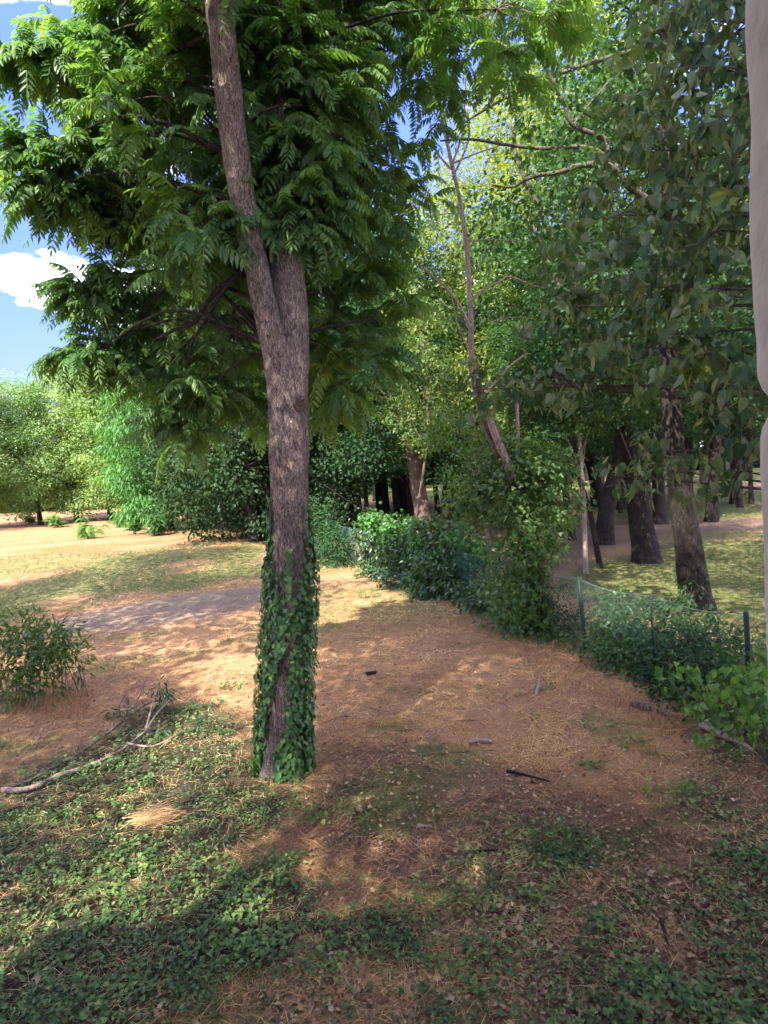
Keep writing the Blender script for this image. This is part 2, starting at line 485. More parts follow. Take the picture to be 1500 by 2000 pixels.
ZP = {
 'gravel': wpoly([(60, 1240), (150, 1200), (330, 1163), (520, 1146), (620, 1130), (640, 1140), (540, 1165), (440, 1205), (250, 1232)]),
 'lawn': wpoly([(-600, 1260), (-400, 1150), (0, 1150), (180, 1105), (330, 1080), (525, 1058), (560, 1080), (545, 1120), (420, 1145), (260, 1165), (80, 1200), (-100, 1250)]),
 'ivy': wpoly([(-500, 1540), (0, 1530), (180, 1440), (330, 1375), (430, 1365), (470, 1450), (500, 1530), (560, 1570), (500, 1640), (560, 1700), (820, 1740), (860, 1900), (560, 1890), (420, 1960), (200, 2050), (-200, 2300), (-900, 2200)]),
 'ivy2': wpoly([(830, 1730), (1000, 1640), (1250, 1640), (1360, 1530), (1330, 1420), (1400, 1440), (1750, 1560), (2100, 2000), (1900, 2500), (1000, 2100), (900, 1900)]),
 'mulch': wpoly([(520, 1560), (640, 1440), (900, 1480), (1200, 1560), (1350, 1640), (1100, 1680), (800, 1740), (560, 1700)]),
 'park': wpoly([(1075, 1110), (1300, 1060), (1800, 1050), (2600, 1300), (2600, 1500), (1700, 1400), (1300, 1200), (1100, 1150)]),
 'parkpath': wpoly([(500, 1110), (800, 1075), (900, 1100), (1080, 1125), (1150, 1080), (1300, 1045), (1600, 1030), (1900, 1040), (1900, 1015), (1500, 1010), (1250, 1020), (1000, 985), (600, 975), (560, 1000)]),
 'parkpath2': wpoly([(1150, 948), (1300, 950), (1480, 953), (1700, 955), (1700, 948), (1450, 943), (1150, 942)]),
}
def zone(name, x, y, soft=0.4, warp=0.8, s=0):
    w = warp * (fbm(x / 1.3, y / 1.3, 50 + s) - 0.5) * 2
    return 1 - sstep(-soft, soft, poly_sdf(x, y, ZP[name]) + w)

def ivy_density(x, y):
    m = np.maximum(zone('ivy', x, y, 0.4, 0.7, 1), 0.66 * zone('ivy2', x, y, 0.6, 1.0, 2))
    p = fbm(x / 0.45, y / 0.45, 91, 3)
    m = m * sstep(0.30, 0.50, p + 0.18 * zone('ivy', x, y, 0.4, 0.7, 1))
    sparse = 0.16 * sstep(0.60, 0.72, fbm(x / 0.5, y / 0.5, 133)) * sstep(12, 8, y)
    return np.clip(np.maximum(m, sparse), 0, 1)

def green_density(x, y):
    lawn = zone('lawn', x, y, 1.0, 1.5, 3) * sstep(0.20, 0.46, fbm(x / 2.2, y / 1.6, 61))
    park = zone('park', x, y, 1.0, 0.8, 4)
    east = (x > -1.2 + (27.5 - y) * 0.42)
    path = np.maximum(zone('parkpath', x, y, 0.5, 0.8, 6), zone('parkpath2', x, y, 0.5, 0.5, 6))
    deep = east * (1 - path) * sstep(24, 32, y)
    patch = 0.8 * sstep(0.58, 0.72, fbm(x / 1.6, y / 1.1, 71)) * (y < 60) * (~east)
    fld = 0.85 * sstep(0.38, 0.55, fbm(x / 6, y / 3, 73)) * (~east) * sstep(60, 30, y)*sstep(13,20,y)
    return np.clip(np.maximum.reduce([lawn, park * (1 - path), deep, patch * 0.8, fld * .95]), 0, 1)

def axis(lims):
    out = [np.array([lims[0][0]])]
    for a, b, st in lims:
        n = max(1, int(round((b - a) / st))); out.append(np.linspace(a, b, n + 1)[1:])
    return np.concatenate(out)
gx = axis([(-900, -200, 70), (-200, -60, 10), (-60, -16, 1.5), (-16, -7, 0.3), (-7, 9, 0.11), (9, 20, 0.4), (20, 60, 1.5), (60, 200, 10), (200, 900, 70)])
gy = axis([(-60, -4, 8), (-4, 2, 0.8), (2, 14, 0.11), (14, 30, 0.28), (30, 60, 0.8), (60, 130, 3), (130, 300, 20), (300, 1500, 120)])
X, Y = np.meshgrid(gx, gy)
Z = ground_z(X, Y)
Z += sstep(40, 10, Y) * 0.02 * (vnoise(X / 0.16, Y / 0.16, 3) - 0.5)
nx, ny = len(gx), len(gy)
idx = np.arange(nx * ny).reshape(ny, nx)
Qg = np.stack([idx[:-1, :-1], idx[:-1, 1:], idx[1:, 1:], idx[1:, :-1]], -1).reshape(-1, 4)
fx, fy = X.ravel(), Y.ravel()
east_ = ((fx > -1.2 + (27.5 - fy) * 0.42)).astype(float)
A = {
 'green': green_density(fx, fy),
 'ivyd': ivy_density(fx, fy),
 'gravel': np.maximum(zone('gravel', fx, fy, 0.35, 0.7, 5), 0),
 'mulch': np.clip(np.maximum(zone('mulch', fx, fy, 0.5, 0.8, 7), 0.8 * zone('ivy2', fx, fy, 0.6, 0.6, 2)), 0, 1),
 'dust': np.clip(np.maximum(zone('parkpath', fx, fy, 0.6, 0.8, 6), zone('parkpath2', fx, fy, 0.5, 0.5, 6)), 0, 1),
 'east': east_,
}
gm, n, l, out = new_mat('ground_soil_straw')
tc = n.new('ShaderNodeTexCoord')
def attr(name):
    a = n.new('ShaderNodeAttribute'); a.attribute_name = name; return a.outputs['Fac']
def noise(scale, det=6, rough=0.6, vec=None, dist=0):
    t = n.new('ShaderNodeTexNoise'); t.inputs['Scale'].default_value = scale; t.inputs['Detail'].default_value = det
    t.inputs['Roughness'].default_value = rough; t.inputs['Distortion'].default_value = dist
    l.new(vec or tc.outputs['Object'], t.inputs['Vector']); return t.outputs['Fac']
def mixc(f, a, b):
    m_ = n.new('ShaderNodeMixRGB')
    for s_, v in ((0, f), (1, a), (2, b)):
        if hasattr(v, 'links'): l.new(v, m_.inputs[s_])
        elif isinstance(v, tuple): m_.inputs[s_].default_value = (*v, 1)
        else: m_.inputs[s_].default_value = v
    return m_.outputs[0]
nf = noise(38, 8, 0.75); nm = noise(5, 6, 0.65); nl = noise(0.7, 5, 0.6)
straw = ramp(n, [(0.14, 0.07, 0.045), (0.37, 0.205, 0.098), (0.57, 0.37, 0.18)], [0.32, 0.52, 0.70]); l.new(nf, straw.inputs[0])
straw2 = ramp(n, [(0.11, 0.055, 0.042), (0.29, 0.162, 0.09), (0.47, 0.32, 0.175)], [0.32, 0.5, 0.70]); l.new(nf, straw2.inputs[0])
sm_ = ramp(n, [(0, 0, 0), (1, 1, 1)], [0.42, 0.6]); l.new(nm, sm_.inputs[0])
c = mixc(sm_.outputs[0], straw.outputs[0], straw2.outputs[0])
mulch = ramp(n, [(0.05, 0.028, 0.018), (0.17, 0.10, 0.062), (0.36, 0.24, 0.155)], [0.34, 0.52, 0.72]); l.new(nf, mulch.inputs[0])
c = mixc(attr('mulch'), c, mulch.outputs[0])
soil = ramp(n, [(0.02, 0.016, 0.012), (0.06, 0.045, 0.03), (0.13, 0.10, 0.06)], [0.34, 0.52, 0.72]); l.new(nf, soil.inputs[0])
c = mixc(attr('ivyd'), c, soil.outputs[0])
grs = ramp(n, [(0.022, 0.045, 0.012), (0.045, 0.098, 0.022), (0.085, 0.15, 0.034)], [0.3, 0.5, 0.72]); l.new(nf, grs.inputs[0])
gmask = n.new('ShaderNodeMath'); gmask.operation = 'MULTIPLY'
gr_ = ramp(n, [(0.45, 0.45, 0.45), (1, 1, 1)], [0.4, 0.58]); l.new(nm, gr_.inputs[0])
l.new(attr('green'), gmask.inputs[0]); l.new(gr_.outputs[0], gmask.inputs[1])
c = mixc(gmask.outputs[0], c, grs.outputs[0])
grv = ramp(n, [(0.05, 0.038, 0.028), (0.155, 0.122, 0.092), (0.33, 0.265, 0.20)], [0.33, 0.5, 0.7]); l.new(nf, grv.inputs[0])
gvm = n.new('ShaderNodeMath'); gvm.operation='MULTIPLY'; gvr = ramp(n, [(0.5,0.5,0.5),(1,1,1)],[0.36,0.56]); l.new(nm, gvr.inputs[0]); l.new(attr('gravel'), gvm.inputs[0]); l.new(gvr.outputs[0], gvm.inputs[1])
c = mixc(gvm.outputs[0], c, grv.outputs[0])
dst = ramp(n, [(0.07, 0.046, 0.034), (0.14, 0.095, 0.066), (0.25, 0.18, 0.125)], [0.3, 0.5, 0.72]); l.new(nf, dst.inputs[0])
c = mixc(attr('dust'), c, dst.outputs[0])
b = n.new('ShaderNodeBsdfPrincipled'); b.inputs['Roughness'].default_value = 0.95; b.inputs['Specular IOR Level'].default_value = 0.1
l.new(c, b.inputs['Base Color'])
bp = n.new('ShaderNodeBump'); bp.inputs['Strength'].default_value = 0.9; bp.inputs['Distance'].default_value = 0.03
l.new(nf, bp.inputs['Height']); l.new(bp.outputs[0], b.inputs['Normal'])
l.new(b.outputs[0], out.inputs[0])
gme = mesh_np('ground', np.column_stack([fx, fy, Z.ravel()]), [Qg], gm, True, A)
ground = link('ground', gme)
tag(ground, 'dry straw, soil and patchy green ground of the clearing and park', kind='structure')

# ------------------------------------------------------------------ ground scatter
def scatter(N, y0, y1, k, margin=2.0, r=rng):
    u = r.random(N); k = k + 1e-3
    y = (y0 ** (1 - k) + u * (y1 ** (1 - k) - y0 ** (1 - k))) ** (1 / (1 - k))
    x = (r.random(N) * 2 - 1) * (0.68 * y + margin)
    return x, y

def is_east(x, y): return x > -1.2 + (27.5 - y) * 0.42

def gpos(x, y, dz=0.0): return np.column_stack([x, y, ground_z(x, y) + dz])

BLADE = (np.array([(-.5, 0, 0), (.5, 0, 0), (-.4, .5, .10), (.4, .5, .10), (0, 1, .04)]) * [1, 1, 1],
         [np.array([[0, 1, 3, 2]]), np.array([[2, 3, 4]])])
def blades(name, x, y, length, width, lift, mat, tint, label, r=rng):
    N = len(x)
    th = r.random(N) * 2 * np.pi
    el = lift
    d = np.column_stack([np.cos(th) * np.cos(el), np.sin(th) * np.cos(el), np.sin(el)])
    up = np.column_stack([-np.cos(th) * np.sin(el), -np.sin(th) * np.sin(el), np.cos(el)]) + r.normal(0, .5, (N, 3))
    Fr = frames(d, up)
    Fr = Fr * np.stack([width / length, np.ones(N), np.ones(N)], -1)[:, None, :]
    P = gpos(x, y, 0.008) - d * (length * 0.25)[:, None] * (el < 0.5)[:, None]
    P[:, 2] = np.maximum(P[:, 2], ground_z(P[:, 0], P[:, 1]) + 0.004)
    me = stamp_mesh(name, BLADE, P, Fr, length, mat, tint)
    return tag(link(name, me), label, name.replace('_', ' '), kind='stuff')

# dry straw mat
x, y = scatter(230000, 2.6, 34, 1.0)
iv = ivy_density(x, y); gd = green_density(x, y); gv = zone('gravel', x, y, 0.3, 0.6, 5); mu_ = np.maximum(zone('mulch', x, y, .5, .8, 7), zone('ivy2', x, y, .6, .6, 2))
clump = fbm(x / 0.55, y / 0.35, 201, 3)
keep = (rng.random(len(x)) < (1 - 0.74 * iv) * (1 - 0.75 * gd) * (1 - 0.85 * gv) * (1 - 0.45 * mu_) * (0.25 + 1.1 * sstep(0.38, 0.62, clump))) & ~(is_east(x, y) & (y > 9))
x, y = x[keep], y[keep]; N = len(x)
L_ = rng.uniform(0.07, 0.22, N) * (1 + 0.02 * y)
blades('dry_grass', x, y, L_, rng.uniform(0.003, 0.0055, N) * (1 + 0.20 * np.maximum(y - 5, 0) / 2), np.abs(rng.normal(0, 0.16, N)), M['straw'],
       np.clip(0.5 + 0.45 * (fbm(x / 1.2, y / 0.9, 210) - 0.5) * 2 + rng.normal(0, .24, N) - 0.30 * zone('mulch', x, y, .5, .8, 7), 0, 1), 'matted dry straw covering the clearing round the ivy-clad tree')
# green grass tufts
x, y = scatter(90000, 3.0, 60, 1.2, 3)
gd = green_density(x, y); gv = zone('gravel', x, y, 0.3, 0.6, 5)
tf = 0.5 * sstep(0.62, 0.72, fbm(x / 0.35, y / 0.35, 220)) * (y < 16)
keep = rng.random(len(x)) < np.maximum(gd * 0.9, tf) * (1 - gv) * (1 - zone('parkpath', x, y, .5, .5, 6))
x, y = x[keep], y[keep]; N = len(x)
blades('green_grass', x, y, rng.uniform(0.06, 0.15, N) * (1 + 0.01 * y), rng.uniform(0.003, 0.006, N) * (1 + 0.13 * np.maximum(y - 5, 0) / 2), rng.uniform(0.5, 1.3, N), M['grass'],
       rng.random(N), 'short green grass growing among the straw and under the park trees')
# ground ivy
x, y = scatter(105000, 2.3, 13, 1.0, 1.2)
iv = ivy_density(x, y)
keep = rng.random(len(x)) < iv * 1.1 * (.45 + .8 * sstep(.42, .58, fbm(x / .25, y / .25, 345)))
x, y = x[keep], y[keep]; N = len(x)
P = gpos(x, y, 0); P[:, 2] += rng.uniform(0.01, 0.075, N) + 0.05 * fbm(x / .3, y / .3, 88)
th = rng.random(N) * 6.283
d = np.column_stack([np.cos(th), np.sin(th) , rng.normal(-0.15, .25, N)])
nrm = np.column_stack([rng.normal(0, .35, N), rng.normal(-.15, .35, N), np.ones(N)])
tn = np.clip(0.38 + 0.9 * (fbm(x / .5, y / .5, 97) - .5) + rng.normal(0, .22, N), 0, 1)
me = stamp_mesh('ground_ivy', IVY, P, frames(d, nrm), rng.uniform(0.018, 0.044, N) * (1 + .55 * sstep(.5, .75, fbm(x / .6, y / .6, 321))) * (1 + .25 * sstep(6, 4, y)), M['gcover'], tn)
tag(link('ground_ivy', me), 'low ivy and creeping green leaves carpeting the shaded foreground', 'ground cover', kind='stuff')
# fallen leaves
x, y = scatter(52000, 2.3, 15, 1.1, 1.2)
keep = (rng.random(len(x)) < np.clip(0.12 + 0.75 * np.maximum(zone('mulch', x, y, .5, .8, 7) * .5, zone('ivy2', x, y, .8, .6, 2)) + 0.9 * sstep(.5, .65, fbm(x / .8, y / .6, 230)) * sstep(6.5, 4.6, y), 0, 1) * (1 - 0.6 * zone('ivy', x, y, .3, .5, 1)))
x, y = x[keep], y[keep]; N = len(x)
P = gpos(x, y, 0); P[:, 2] += rng.uniform(0.005, 0.04, N)
th = rng.random(N) * 6.283
d = np.column_stack([np.cos(th), np.sin(th), rng.normal(0, .3, N)])
nrm = np.column_stack([rng.normal(0, .5, N), rng.normal(0, .5, N), np.ones(N)])
me = stamp_mesh('dead_leaves', MAPLE, P, frames(d, nrm), rng.uniform(0.025, 0.065, N) * np.where(rng.random(N) < .012, 1.9, 1), M['litter'], np.clip(rng.beta(2, 2.2, N), 0, 1))
tag(link('dead_leaves', me), 'brown curled dead leaves littering the shaded foreground soil', 'fallen leaves', kind='stuff')
# fine twigs
mb = MB()
x, y = scatter(900, 2.6, 18, 1.1)
for a, b_ in zip(x, y):
    if is_east(a, b_): continue
    th = rng.random() * 6.283; Ln = rng.uniform(.12, .55); k = rng.normal(0, .12)
    p0 = np.array([a, b_]); dd = np.array([math.cos(th), math.sin(th)]); pp = np.array([-dd[1], dd[0]])
    pts = [p0, p0 + dd * Ln * .5 + pp * k * Ln, p0 + dd * Ln]
    pts = [np.array([q[0], q[1], gz(*q) + rng.uniform(.008, .04)]) for q in pts]
    r0 = rng.uniform(.002, .006)
    tube(mb, pts, [r0, r0 * .8, r0 * .4], 4, 5, cap=False, a=rng.random())
me = mb.mesh('fine_twigs', M['twig'])
tag(link('fine_twigs', me), 'thin fallen twigs strewn over the straw and ivy', 'twigs', kind='stuff')

# ------------------------------------------------------------------ generic foliage
def blob_points(blobs, dens, r, shell=0.55):
    """blobs: (centre, radius) -> cluster centres, outward direction, blob index"""
    P = []; D = []; I = []
    for i, (c_, rad) in enumerate(blobs):
        rad = np.broadcast_to(np.asarray(rad, float), (3,))
        n_ = max(10 if dens < 30 else 3, int(dens * (rad[0] * rad[1] * rad[2]) ** (2 / 3.0)))
        v = r.normal(size=(n_, 3)); v /= np.linalg.norm(v, axis=1)[:, None]
        q = (shell + (1.06 - shell) * r.random(n_) ** 0.6)[:, None]
        P.append(np.asarray(c_) + v * q * rad); D.append(v); I.append(np.full(n_, i))
    return np.concatenate(P), np.concatenate(D), np.concatenate(I)

def leaf_cloud(name, blobs, dens, per, spread, tpl, size, mat, seed, droop=0.4, flat=0.5, shell=0.55, upn=1.0, zmin=None):
    r = np.random.default_rng(seed)
    P, D, I = blob_points(blobs, dens, r, shell)
    n_ = len(P)
    ci = np.repeat(np.arange(n_), per)
    off = r.normal(size=(n_ * per, 3)) * spread * [1, 1, flat]
    Q = P[ci] + off
    d = D[ci] * 0.6 + off / (spread + 1e-9) * 0.5 + r.normal(0, .4, Q.shape) + [0, 0, -droop]
    nr = r.normal(0, .5, Q.shape) + [0, 0, upn] + D[ci] * 0.35
    ct = r.random(n_)
    tn = np.clip(0.45 * ct[ci] + 0.15 + r.random(len(Q)) * 0.4, 0, 1)
    S = r.uniform(size[0], size[1], len(Q))
    if zmin is not None:
        k = Q[:, 2] > zmin; Q, d, nr, tn, S = Q[k], d[k], nr[k], tn[k], S[k]
    return Q, frames(d, nr), S, tn, P, I

# background crown variants (unit tree 16 m tall, base at origin)
def crown_variant(name, seed, mat, tpl, size, rx=4.3, z0=4.6, z1=16.5, nb=24, dens=34, per=15, spread=.42, droop=.4, rb=(1.1, 1.8)):
    r = np.random.default_rng(seed)
    blobs = []
    for k in range(nb):
        t = (k + .5) / nb
        z = z0 + (z1 - z0) * t
        prof = math.sin(math.pi * min(1, 0.18 + 0.80 * t)) ** 0.7
        a = k * 2.4 + r.uniform(-.5, .5); rad = rx * prof * r.uniform(.45, 1.0)
        s = r.uniform(*rb)
        blobs.append((np.array([math.cos(a) * rad, math.sin(a) * rad, z]), (s * 1.15, s * 1.15, s * .72)))
    Q, Fr, S, tn, P, I = leaf_cloud(name, blobs, dens, per, spread, tpl, size, mat, seed + 1, droop)
    return stamp_mesh(name, tpl, Q, Fr, S, M[mat], tn), blobs

def limb_mesh(name, blobs, seed, mat, r0=.28, lean=(0, 0), htop=14.5, sides=12):
    """trunk with limbs reaching the blobs; base at origin, 16 m tall"""
    r = np.random.default_rng(seed)
    mb = MB()
    zs = np.array([-.15, 1.2, 3, 5, 7.5, 10.5, htop])
    wob = np.cumsum(r.normal(0, .11, (len(zs), 2)), axis=0); wob[0] = 0; wob[1] *= .3
    pts = np.column_stack([wob[:, 0] + lean[0] * zs, wob[:, 1] + lean[1] * zs, zs])
    rad = r0 * np.array([1.12, 1, .9, .8, .62, .4, .1])
    tube(mb, pts, rad, sides, 26, bark=r0 * .12, flare=.35, seed=seed)
    for c_, _ in blobs:
        z = c_[2] - r.uniform(1.0, 2.4)
        z = min(max(z, 3.6), htop - 1)
        st = np.array([np.interp(z, zs, pts[:, 0]), np.interp(z, zs, pts[:, 1]), z])
        mid = (st + c_) / 2 + [0, 0, r.uniform(.1, .5)] + r.normal(0, .2, 3)
        rr = np.interp(z, zs, rad) * r.uniform(.3, .5)
        tube(mb, [st, mid, c_ + r.normal(0, .3, 3)], [rr, rr * .6, rr * .2], 6, 8)
        for q in range(3):
            e_ = c_ + r.normal(0, .9, 3); tube(mb, [mid, (mid + e_) / 2 + r.normal(0, .15, 3), e_], [rr * .35, rr * .22, rr * .08], 4, 5, cap=False)
    return mb.mesh(name, M[mat])

CV = {}
specs = {
 'dark1': dict(mat='dark', tpl=OVAL, size=(.11, .18), seed=11, nb=28, rb=(.9, 1.5), spread=.34),
 'dark2': dict(mat='dark', tpl=MAPLE, size=(.12, .19), seed=23, z0=4.0, rx=4.8),
 'mid1': dict(mat='mid', tpl=MAPLE, size=(.12, .19), seed=37, rx=4.6, nb=28, rb=(.8, 1.4), spread=.34),
 'lime1': dict(mat='lime', tpl=OVAL, size=(.10, .16), seed=41, rx=5.0, dens=34, nb=30, rb=(.7, 1.25), spread=.3),
 'pale1': dict(mat='pale', tpl=KITE, size=(.16, .28), seed=53, z0=2.2, rx=5.0, nb=34, dens=34, per=18, spread=.5),
 'pale2': dict(mat='pale', tpl=KITE, size=(.16, .27), seed=59, z0=1.5, rx=4.2, nb=34, dens=34, per=18, spread=.5),
 'feather1': dict(mat='feather', tpl=LANCE, size=(.28, .5), seed=67, z0=1.6, z1=15, rx=5.6, nb=30, dens=32, per=13, spread=.5, droop=1.3),
 'shade': dict(mat='mid', tpl=OVAL, size=(.11, .18), seed=83, rx=4.0, z0=11.5, z1=19.5, nb=26, dens=44, per=14),
 'hedgy': dict(mat='dense', tpl=OVAL, size=(.12, .21), seed=71, z0=1.0, z1=14, rx=4.6, nb=44, dens=36, per=16, spread=.4, droop=.7, rb=(.8, 1.5)),
}
for k, v in specs.items():
    CV[k] = crown_variant('crown_' + k, **v)
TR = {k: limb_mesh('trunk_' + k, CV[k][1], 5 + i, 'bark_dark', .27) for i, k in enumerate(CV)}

def std_tree(name, x, y, variant, scale, rz, label, cat='tree', group=None, tmat=None, zs=1.0, sink=.0):
    e_ = empty(name, (x, y, gz(x, y) - sink), rz, label, cat, group)
    t = link('trunk', TR[variant], e_, (0, 0, 0)); c_ = link('crown', CV[variant][0], e_, (0, 0, 0))
    e_.scale = (scale, scale, scale * zs)
    return e_

# prominent park trees: own trunk traced as real 3-D limbs, shared crown geometry
def park_tree(path, w, variant, label, cs=1.0, bark='bark_dark', hmax=15, crown=True, name='park_tree', group=None, zshift=0, wtop=None, cz=1.0):
    base = at(*path[0]); Yb = base[1]
    pts = [base]
    for p in path[1:]:
        pts.append(aty(p[0], p[1], Yb))
    k = Yb / FPX
    r0 = w * k / 2
    d = pts[-1] - pts[-2]; d = d / max(.01, d[2]); d = d * .5 + np.array([0, 0, .5])
    top = pts[-1]
    while top[2] < hmax:
        top = top + d * 2.2 + rng.normal(0, .1, 3) * [1, 1, 0]; d = d * [.7, .7, 1]
        pts.append(top)
    pts = np.array(pts); z0 = gz(base[0], base[1]); pts[0, 2] = z0 - .1
    H_ = pts[:, 2] - z0
    rad = r0 * np.interp(H_ / hmax, [0, .08, .3, .6, 1.0], [1.1, .96, .85, .55, .12])
    if wtop: rad = r0 * np.interp(H_ / hmax, [0, .3, 1], [1.05, wtop, .2])
    mb = MB()
    tube(mb, pts, rad, 20, 60, bark=r0 * .12, flare=.24, seed=int(abs(path[0][0])) % 97)
    e_ = empty(name, (base[0], base[1], z0), 0, label, 'tree', group)
    lim = MB()
    if crown:
        cx = np.interp(7, H_, pts[:, 0]) - base[0]; cy = np.interp(7, H_, pts[:, 1]) - base[1]
        rz = rng.random() * 6.28
        co = link('crown', CV[variant][0], e_, (cx, cy, zshift)); co.rotation_euler = (0, 0, rz); co.scale = (cs, cs, cs * cz)
        cr_, sr_ = math.cos(rz), math.sin(rz)
        for c_, _ in CV[variant][1][::2]:
            q = np.array([(c_[0] * cr_ - c_[1] * sr_) * cs + cx + base[0], (c_[0] * sr_ + c_[1] * cr_) * cs + cy + base[1], c_[2] * cs * cz + zshift + z0])
            z = min(max(q[2] - rng.uniform(1, 2.5), z0 + 3.4), hmax - .5)
            st = np.array([np.interp(z, pts[:, 2], pts[:, 0]), np.interp(z, pts[:, 2], pts[:, 1]), z])
            rr = min(.14, np.interp(z, pts[:, 2], rad) * .35)
            tube(lim, [st, (st + q) / 2 + [0, 0, .3] + rng.normal(0, .2, 3), q], [rr, rr * .6, rr * .15], 6, 8)
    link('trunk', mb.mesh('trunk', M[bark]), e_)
    if lim.n: link('branches', lim.mesh('branches', M[bark]), e_)
    return e_

bigA = park_tree([(1362, 1190), (1348, 1090), (1327, 950), (1310, 800), (1303, 600), (1300, 400), (1298, 100), (1296, -200)], 55, 'dark1',
    'largest dark trunk behind the sagging fence, straight and furrowed with a linden crown', 1.05, cz=1.0, wtop=.62, zshift=1.8, hmax=17)
park_tree([(1264, 1096), (1246, 980), (1226, 850), (1206, 750), (1175, 640)], 46, 'mid1', 'thick leaning trunk just left of the largest dark trunk, flared at its foot', 1.05, zshift=.6)
park_tree([(1290, 1022), (1286, 950), (1283, 850), (1280, 700)], 25, 'dark1', 'medium trunk seen in the gap between the two thickest trunks', 1.1)
park_tree([(1389, 1018), (1396, 900), (1403, 800), (1405, 600)], 22, 'dark2', 'upright dark trunk beside the sunny path, right of the largest trunk', 1.05, cz=1.1, zshift=1.0)
park_tree([(1445, 990), (1443, 900), (1441, 780)], 11, 'mid1', 'slim upright trunk on the grass, nearest the white wall edge', 1.0, zshift=1.2)
park_tree([(1144, 1118), (1141, 1000), (1134, 880), (1120, 740), (1110, 600)], 9, 'mid1', 'thin pale straight sapling trunk touching the fence top', .55, bark='deadwood', hmax=10, zshift=2.4)
park_tree([(1173, 1108), (1152, 1000), (1131, 930), (1118, 830), (1100, 650)], 11, 'dark2', 'thin dark trunk crossing behind the pale straight sapling', .6, hmax=11, zshift=2.2)
park_tree([(1118, 1055), (1106, 970), (1100, 880), (1090, 780)], 14, 'dark1', 'slim leaning trunk left of the crossed thin trunks', .8, zshift=1.0)
park_tree([(1213, 1002), (1207, 930), (1203, 850)], 8, 'dark2', 'thin trunk on the lawn left of the flared leaning trunk', .9, zshift=1)
park_tree([(834, 1058), (822, 985), (809, 900), (796, 800), (780, 700)], 33, 'dark2', 'thick tan trunk leaning left behind the leafy hedge', .9, bark='bark_tan', zshift=.6)
park_tree([(745, 1003), (738, 930), (730, 850), (722, 760)], 17, 'dark2', 'dark trunk of a close pair left of the thick tan trunk', .95, zshift=.3)
park_tree([(756, 1000), (750, 930), (746, 850)], 12, 'dark1', 'slimmer right trunk of the close dark pair', .8, zshift=.6)
park_tree([(780, 1030), (772, 960), (766, 900), (758, 820)], 14, 'mid1', 'bent dark trunk between the close pair and the tan trunk', .8)
park_tree([(700, 1035), (697, 950), (692, 850), (688, 740)], 16, 'dark2', 'brown upright trunk behind the green fence post', .85, bark='bark_tan', zshift=.4)
park_tree([(657, 1050), (647, 965), (640, 900), (630, 800)], 17, 'dark1', 'dark trunk behind the shadowy bush right of the ivy-clad trunk', .8)
park_tree([(683, 1020), (668, 950), (650, 880), (640, 800)], 13, 'dark2', 'thin trunk leaning left behind the brown upright trunk', .8)
park_tree([(870, 1026), (872, 960), (888, 880), (905, 820)], 18, 'dark2', 'dark trunk leaning right behind the vine hedge', .9, zshift=.4)
park_tree([(858, 1015), (850, 950), (843, 880)], 10, 'mid1', 'thin dark trunk left of the right-leaning one', .9, zshift=.5)
park_tree([(962, 1062), (956, 1000), (950, 930)], 13, 'dark1', 'short dark trunk showing between hedge and leafy box elder', .7, zshift=.3)

for px_, py_, w_, ln, v in [(630, 1010, 9, -8, 'dark1'), (672, 1000, 8, 5, 'dark2'), (716, 990, 8, -6, 'dark1'), (792, 992, 9, 8, 'dark2'), (812, 985, 7, -4, 'dark1'), (884, 1000, 10, 10, 'dark1'), (905, 990, 8, -5, 'dark2'),
                           (940, 1000, 9, 4, 'dark1'), (1085, 1000, 9, -6, 'dark1'), (1160, 985, 8, 5, 'dark2'), (1232, 975, 9, -4, 'dark1'), (1345, 985, 8, 3, 'dark1'), (1418, 970, 7, -3, 'dark2'), (1468, 985, 9, 2, 'dark1')]:
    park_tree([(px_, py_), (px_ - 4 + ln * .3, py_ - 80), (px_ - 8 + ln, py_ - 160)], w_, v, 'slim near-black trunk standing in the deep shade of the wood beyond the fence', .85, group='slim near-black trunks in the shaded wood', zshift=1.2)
# deeper wood
ROWN = ['first', 'second', 'third', 'last']; VN = {'dark1': 'dark oval-leaved', 'dark2': 'dark maple-leaved', 'mid1': 'mid-green', 'lime1': 'yellow-green'}
k = 0
kinds = ['dark1', 'mid1', 'lime1', 'dark2', 'lime1', 'mid1']
for row, (Yr, n_, s0) in enumerate([(42, 6, 1.0), (58, 8, 1.05), (76, 10, 1.15), (98, 12, 1.3)]):
    for i in range(n_):
        pxx = 620 + (i + .5 + rng.uniform(-.35, .35)) / n_ * 1000
        x_ = (pxx - 750) / FPX * Yr + rng.uniform(-1, 1); y_ = Yr + rng.uniform(-5, 5)
        v = kinds[k % 6]; k += 1
        if row < 1 and v == 'lime1': v = 'mid1'
        std_tree('park_tree', x_, y_, v, s0 * rng.uniform(.9, 1.15), rng.random() * 6.28, '%s tree in the %s row of distant park trunks' % (VN[v], ROWN[[42, 58, 76, 98].index(Yr)]), group='%s trees in the %s row of the park wood' % (VN[v], ROWN[[42, 58, 76, 98].index(Yr)]), zs=1.15)
# sunny lime trees rising over the wood
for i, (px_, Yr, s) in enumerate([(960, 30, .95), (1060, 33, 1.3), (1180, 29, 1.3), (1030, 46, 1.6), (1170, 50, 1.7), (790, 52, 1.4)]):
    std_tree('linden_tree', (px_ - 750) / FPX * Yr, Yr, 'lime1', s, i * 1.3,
             ['yellow-green linden crown left in the upper gap', 'yellow-green linden crown in the middle of the upper gap', 'yellow-green linden crown beside the tall dark trunk', 'tall pale linden top behind the bare branches', 'tall linden top behind the arching limbs', 'distant linden top beside the blue sky gap'][i], zs=1.1)

